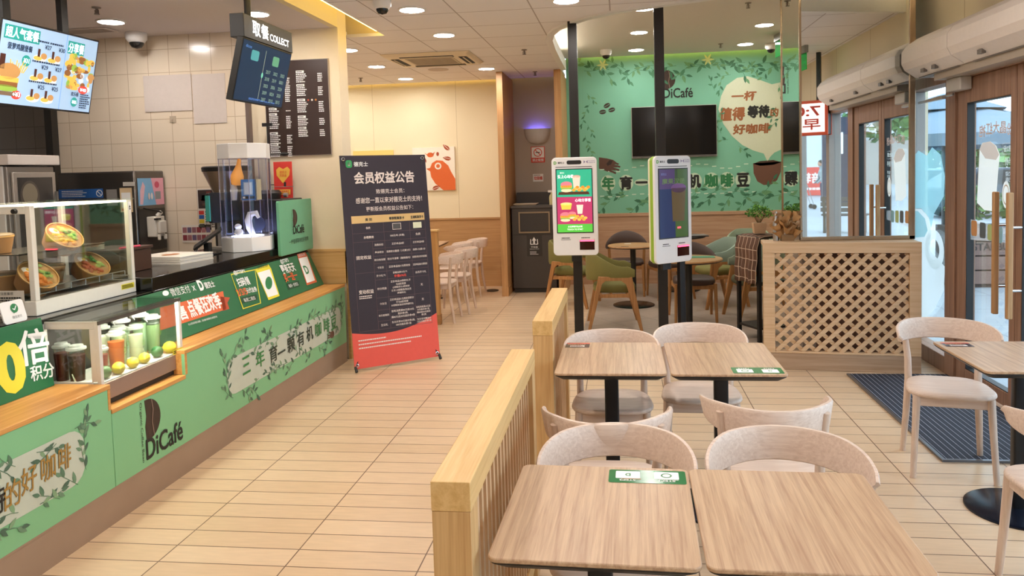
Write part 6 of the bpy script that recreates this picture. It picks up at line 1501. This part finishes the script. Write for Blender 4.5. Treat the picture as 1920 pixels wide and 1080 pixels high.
# big parasol
q = P(1772, 190, 1, 13.0); uc = q
t = thing('patio_umbrella', 'large grey-blue patio umbrella standing outside the entrance', 'umbrella', (uc.x, uc.y, -.03))
e = P(1700, 262, 1, 13.0); ez = e.z + .03; top = uc.z + .03
b = B(); R_ = 2.6; m = 8
rim = [(R_ * math.cos(PI / 8 + i * PI / 4), R_ * math.sin(PI / 8 + i * PI / 4)) for i in range(m)]
b.loft([[(0.05 * x / R_, .05 * y / R_, top) for x, y in rim], [(x * .5, y * .5, ez + (top - ez) * .44) for x, y in rim], [(x, y, ez) for x, y in rim], [(x, y, ez - .16) for x, y in rim]], cap=False)
o_ = b.obj('canopy', mat('6f8596', .8, var=.03), t, smooth=0, fix=False); q_ = o_.modifiers.new('thick', 'SOLIDIFY'); q_.thickness = .01
B().lathe([(.9, ez + (top - ez) * .72), (.5, ez + (top - ez) * .98), (.05, top + .12)], n=8).obj('vent_cap', mat('6a8091', .8), t)
B().cyl((0, 0, 0), (0, 0, top), .045).obj('pole', mat('2f3438', .5), t); B().box(-.4, .4, -.4, .4, 0, .08).obj('base', mat('3a3d40', .7), t)
for i in range(8): B().tube([(0, 0, top - .1), (rim[i][0], rim[i][1], ez - .02)], .012, 6).obj('rib', mat('33383c', .5), t)
# cars across the plaza
def car(x, y, rot, col, label):
    t = thing('car', label, 'car', (x, y, -.03), rot, 'cars parked across the plaza')
    side = [(-2.2, .35), (2.2, .35), (2.25, .7), (1.5, .92), (.85, 1.42), (-1.1, 1.45), (-1.9, .98), (-2.25, .9)]
    B().prism(side, (0, .85, 0), (1, 0, 0), (0, 0, 1), 1.7).obj('body', mat(col, .25, .3), t, bevel=.08, seg=3)
    for s in (-.855, .853):
        b = B(); b.prism([(-1.6, .98), (1.25, .95), (.75, 1.36), (-1.0, 1.38)], (0, s + .001, 0), (1, 0, 0), (0, 0, 1), .004); b.obj('side_window', mat('1a2228', .08), t, smooth=0)
    for xx in (-1.35, 1.4):
        for yy in (-.78, .78): B().cyl((xx, yy - .1, .33), (xx, yy + .1, .33), .33, n=20).obj('wheel', mat('1c1c1c', .6), t)
    return t
qc = P(1875, 365, 1, 24); car(qc.x, 24, .1, '3a4450', 'dark car parked beyond the planter outside the door')
car(qc.x + 6, 25, .0, 'd9dee2', 'white car parked to the right outside the door'); qc = P(1740, 365, 1, 27); car(qc.x, 27, .0, 'b9c4cc', 'silver car glimpsed through the side window')
for i, (x, y, s) in enumerate(((9, 38, 1.0), (14, 40, 1.1), (17, 36, .9), (21, 42, 1.3), (28, 40, 1.1), (6.5, 44, 1.1))):
    bush('street_tree', x, y, -.03, 2.4 * s, 2.0 * s, 1.0 * s, 700, ['round tree beyond the parked cars, behind the umbrella', 'taller tree beyond the dark car', 'low tree to the right of the umbrella pole', 'big tree far to the right beyond the glass door', 'tree farthest right beyond the plaza', 'tree at the left beyond the side window'][i], 'tree', .42, 40 + i, .8)
def building(x, y, rot, w, d, h, floors, cols, label, colr='b9bfc4'):
    t = thing('apartment_block', label, 'building', (x, y, -.03), rot, 'apartment blocks around the plaza')
    B().box(-w / 2, w / 2, 0, d, 0, h).obj('walls', mat(colr, .8, var=.03), t, smooth=0)
    b = B(); g = B()
    for f in range(floors):
        for c in range(cols):
            cx = -w / 2 + (c + .5) * w / cols; z = 4.2 + f * (h - 5) / floors
            b.box(cx - w / cols * .3, cx + w / cols * .3, -.05, .02, z, z + (h - 5) / floors * .5)
            if c % 2 == 0: g.box(cx - w / cols * .42, cx + w / cols * .42, -.9, 0, z - .35, z + .35)
    b.obj('windows', mat('5f6f7b', .2), t, smooth=0); g.obj('balconies', mat('c9ced2', .8), t, smooth=0)
    B().box(-w / 2 - .3, w / 2 + .3, -.3, d + .3, h, h + .5).obj('parapet', mat('c7ccd0', .8), t, smooth=0)
    B().box(-w / 2, w / 2, -.12, 0, 0, 3.4).obj('shopfronts', mat('a9a39c', .6), t, smooth=0)
    return t
building(60, 70, PI + .6, 30, 12, 9, 2, 8, 'low pale building on the horizon beyond the glass door', 'e6ebee')
# seen in the mirror only: the plaza behind the viewer
def mv(px_, py_, ax, val):
    q = P(px_, py_, ax, val if ax != 1 else val); return Vector((q.x, 2 * MIR_Y - q.y, q.z))
t = building(*mv(1585, 300, 1, 62).xy, .25 + PI, 20, 14, 26, 8, 7, 'white apartment block reflected in the mirror column')
q = mv(1515, 340, 1, 42); 
t = thing('red_shop_billboard', 'red shop billboard across the plaza, reflected in the mirror column', 'billboard', (q.x, q.y, q.z), PI + .15)
B().box(-1.9, 1.9, -.1, .1, -.75, .75).obj('board', mat('d9534a', .5), t, smooth=0); p = Print((0, -.101, 0), (1, 0, 0), (0, 0, 1)); p.fit('烘焙轻食', -1.3, -.1, 1.0, .45, INK_W, .02).bars(-1.4, -.5, 1.2, -.3, INK_W, 1); p.obj('lettering', t)
B().box(-2.2, 2.2, -.08, .3, -q.z - .03, -.75).obj('wall', mat('8b98a6', .7), t, smooth=0); B().box(-2.2, 2.2, -.08, .3, .75, 3.4).obj('upper_wall', mat('cfdbe2', .7), t, smooth=0)
q = mv(1568, 300, 1, 26)
t = thing('parking_sign', 'dark parking sign post reflected in the mirror column', 'sign', (q.x, q.y, -.03), PI)
B().box(-.45, .45, -.05, .05, .3, 3.2).obj('panel', mat('2f3142', .5), t, smooth=0); p = Print((0, -.051, 0), (1, 0, 0), (0, 0, 1)); p.fit('P', -.2, 2.0, .25, 2.7, INK_W, .03); p.obj('lettering', t)
B().cyl((0, 0, 0), (0, 0, .3), .1).obj('post', DKSTEEL, t)
q = mv(1585, 436, 2, -.03)
t = thing('plaza_bench', 'dark bench on the plaza reflected in the mirror column', 'bench', (q.x, q.y, -.03), .5)
b = B()
for k in range(4): b.box(-.5, .5, -.2 + k * .12, -.1 + k * .12, .42, .46)
b.obj('seat', mat('4a4644', .6), t); b = B()
for k in range(3): b.box(-.5, .5, .27, .31, .52 + k * .13, .62 + k * .13)
b.obj('backrest', mat('4a4644', .6), t)
for x in (-.42, .42): B().box(x - .03, x + .03, -.18, .28, 0, .42).box(x - .03, x + .03, .26, .32, .42, .9).obj('leg', DKSTEEL, t)
for i, (x, y) in enumerate(((17, -30), (12.5, -25))): bush('street_tree', x, y, -.03, 2.2, 2.2, 2.0, 500, ['tree reflected beside the white block', 'smaller tree reflected beside the parking sign'][i], 'tree', .42, 60 + i, 1.8)
# two people with a walker, far across the plaza, seen in the mirror
def person(loc, rot, label, top, legs, hair, lean=.0):
    t = thing('person', label, 'person', loc, rot)
    V = [(0, 0, .92), (0, 0, 1.12), (0, lean * .6, 1.34), (0, lean, 1.46), (0, lean * 1.1, 1.56), (0, lean * 1.15, 1.70),
         (.18, lean, 1.38), (.22, lean + .02, 1.12), (.20, lean + .2, .95), (-.18, lean, 1.38), (-.22, lean + .02, 1.12), (-.20, lean + .2, .95),
         (.09, 0, .88), (.1, .03, .48), (.1, -.03, .06), (.1, .1, .03), (-.09, 0, .88), (-.1, -.04, .48), (-.1, -.12, .06), (-.1, 0, .03)]
    E_ = [(0, 1), (1, 2), (2, 3), (3, 4), (4, 5), (2, 6), (6, 7), (7, 8), (2, 9), (9, 10), (10, 11), (0, 12), (12, 13), (13, 14), (14, 15), (0, 16), (16, 17), (17, 18), (18, 19)]
    R = [.15, .14, .17, .07, .055, .09, .065, .05, .035, .065, .05, .035, .09, .065, .045, .04, .09, .065, .045, .04]
    me = bpy.data.meshes.new('body'); me.from_pydata(V, E_, []); o = bpy.data.objects.new('body', me); COL.objects.link(o); o.parent = t
    sk = o.modifiers.new('skin', 'SKIN')
    for i, r in enumerate(R): me.skin_vertices[0].data[i].radius = (r, r * .85)
    me.skin_vertices[0].data[0].use_root = True
    o.modifiers.new('sub', 'SUBSURF').levels = 1; me.materials.append(mat(top, .8))
    B().lathe([(.15, .96), (.155, .85), (.12, .5), (.09, .1), (.05, .1)], n=14, sx=1.15).obj('trousers', mat(legs, .8), t)
    B().ell((0, lean * 1.15, 1.70), .09, .1, .12).obj('head', mat('b98d74', .6), t); B().ell((0, lean * 1.15 - .02, 1.74), .095, .105, .1).obj('hair', mat(hair, .7), t)
q = mv(1560, 391, 2, -.03); q.x = min(q.x, 8.5)
if True:
    a = Vector((7.6, -17.0, -.03)); person(a, PI * .5, 'person in a grey coat and dark trousers pushing a walker, reflected in the mirror', '8a979a', '2c3550', '2a2622', .12)
    person(a + Vector((-1.1, .5, 0)), PI * .5, 'person in a pale coat beside the walker, reflected in the mirror', 'd3d8da', '4a5060', '3a3330', .1)
    t = thing('walker_frame', 'light walking frame pushed across the plaza, reflected in the mirror', 'walker', (a.x - .6, a.y + .1, -.03), PI / 2)
    b = B()
    for s in (-.25, .25): b.tube([(s, .3, .9), (s, .1, .92), (s, -.15, .1)], .015, 6).tube([(s, .1, .92), (s, .3, .1)], .015, 6)
    b.tube([(-.25, .1, .6), (.25, .1, .6)], .015, 6); b.obj('frame', STEEL, t)
    for s in (-.25, .25):
        for yy in (-.15, .3): B().cyl((s - .02, yy, .09), (s + .02, yy, .09), .09, n=14).obj('wheel', BLACK, t)
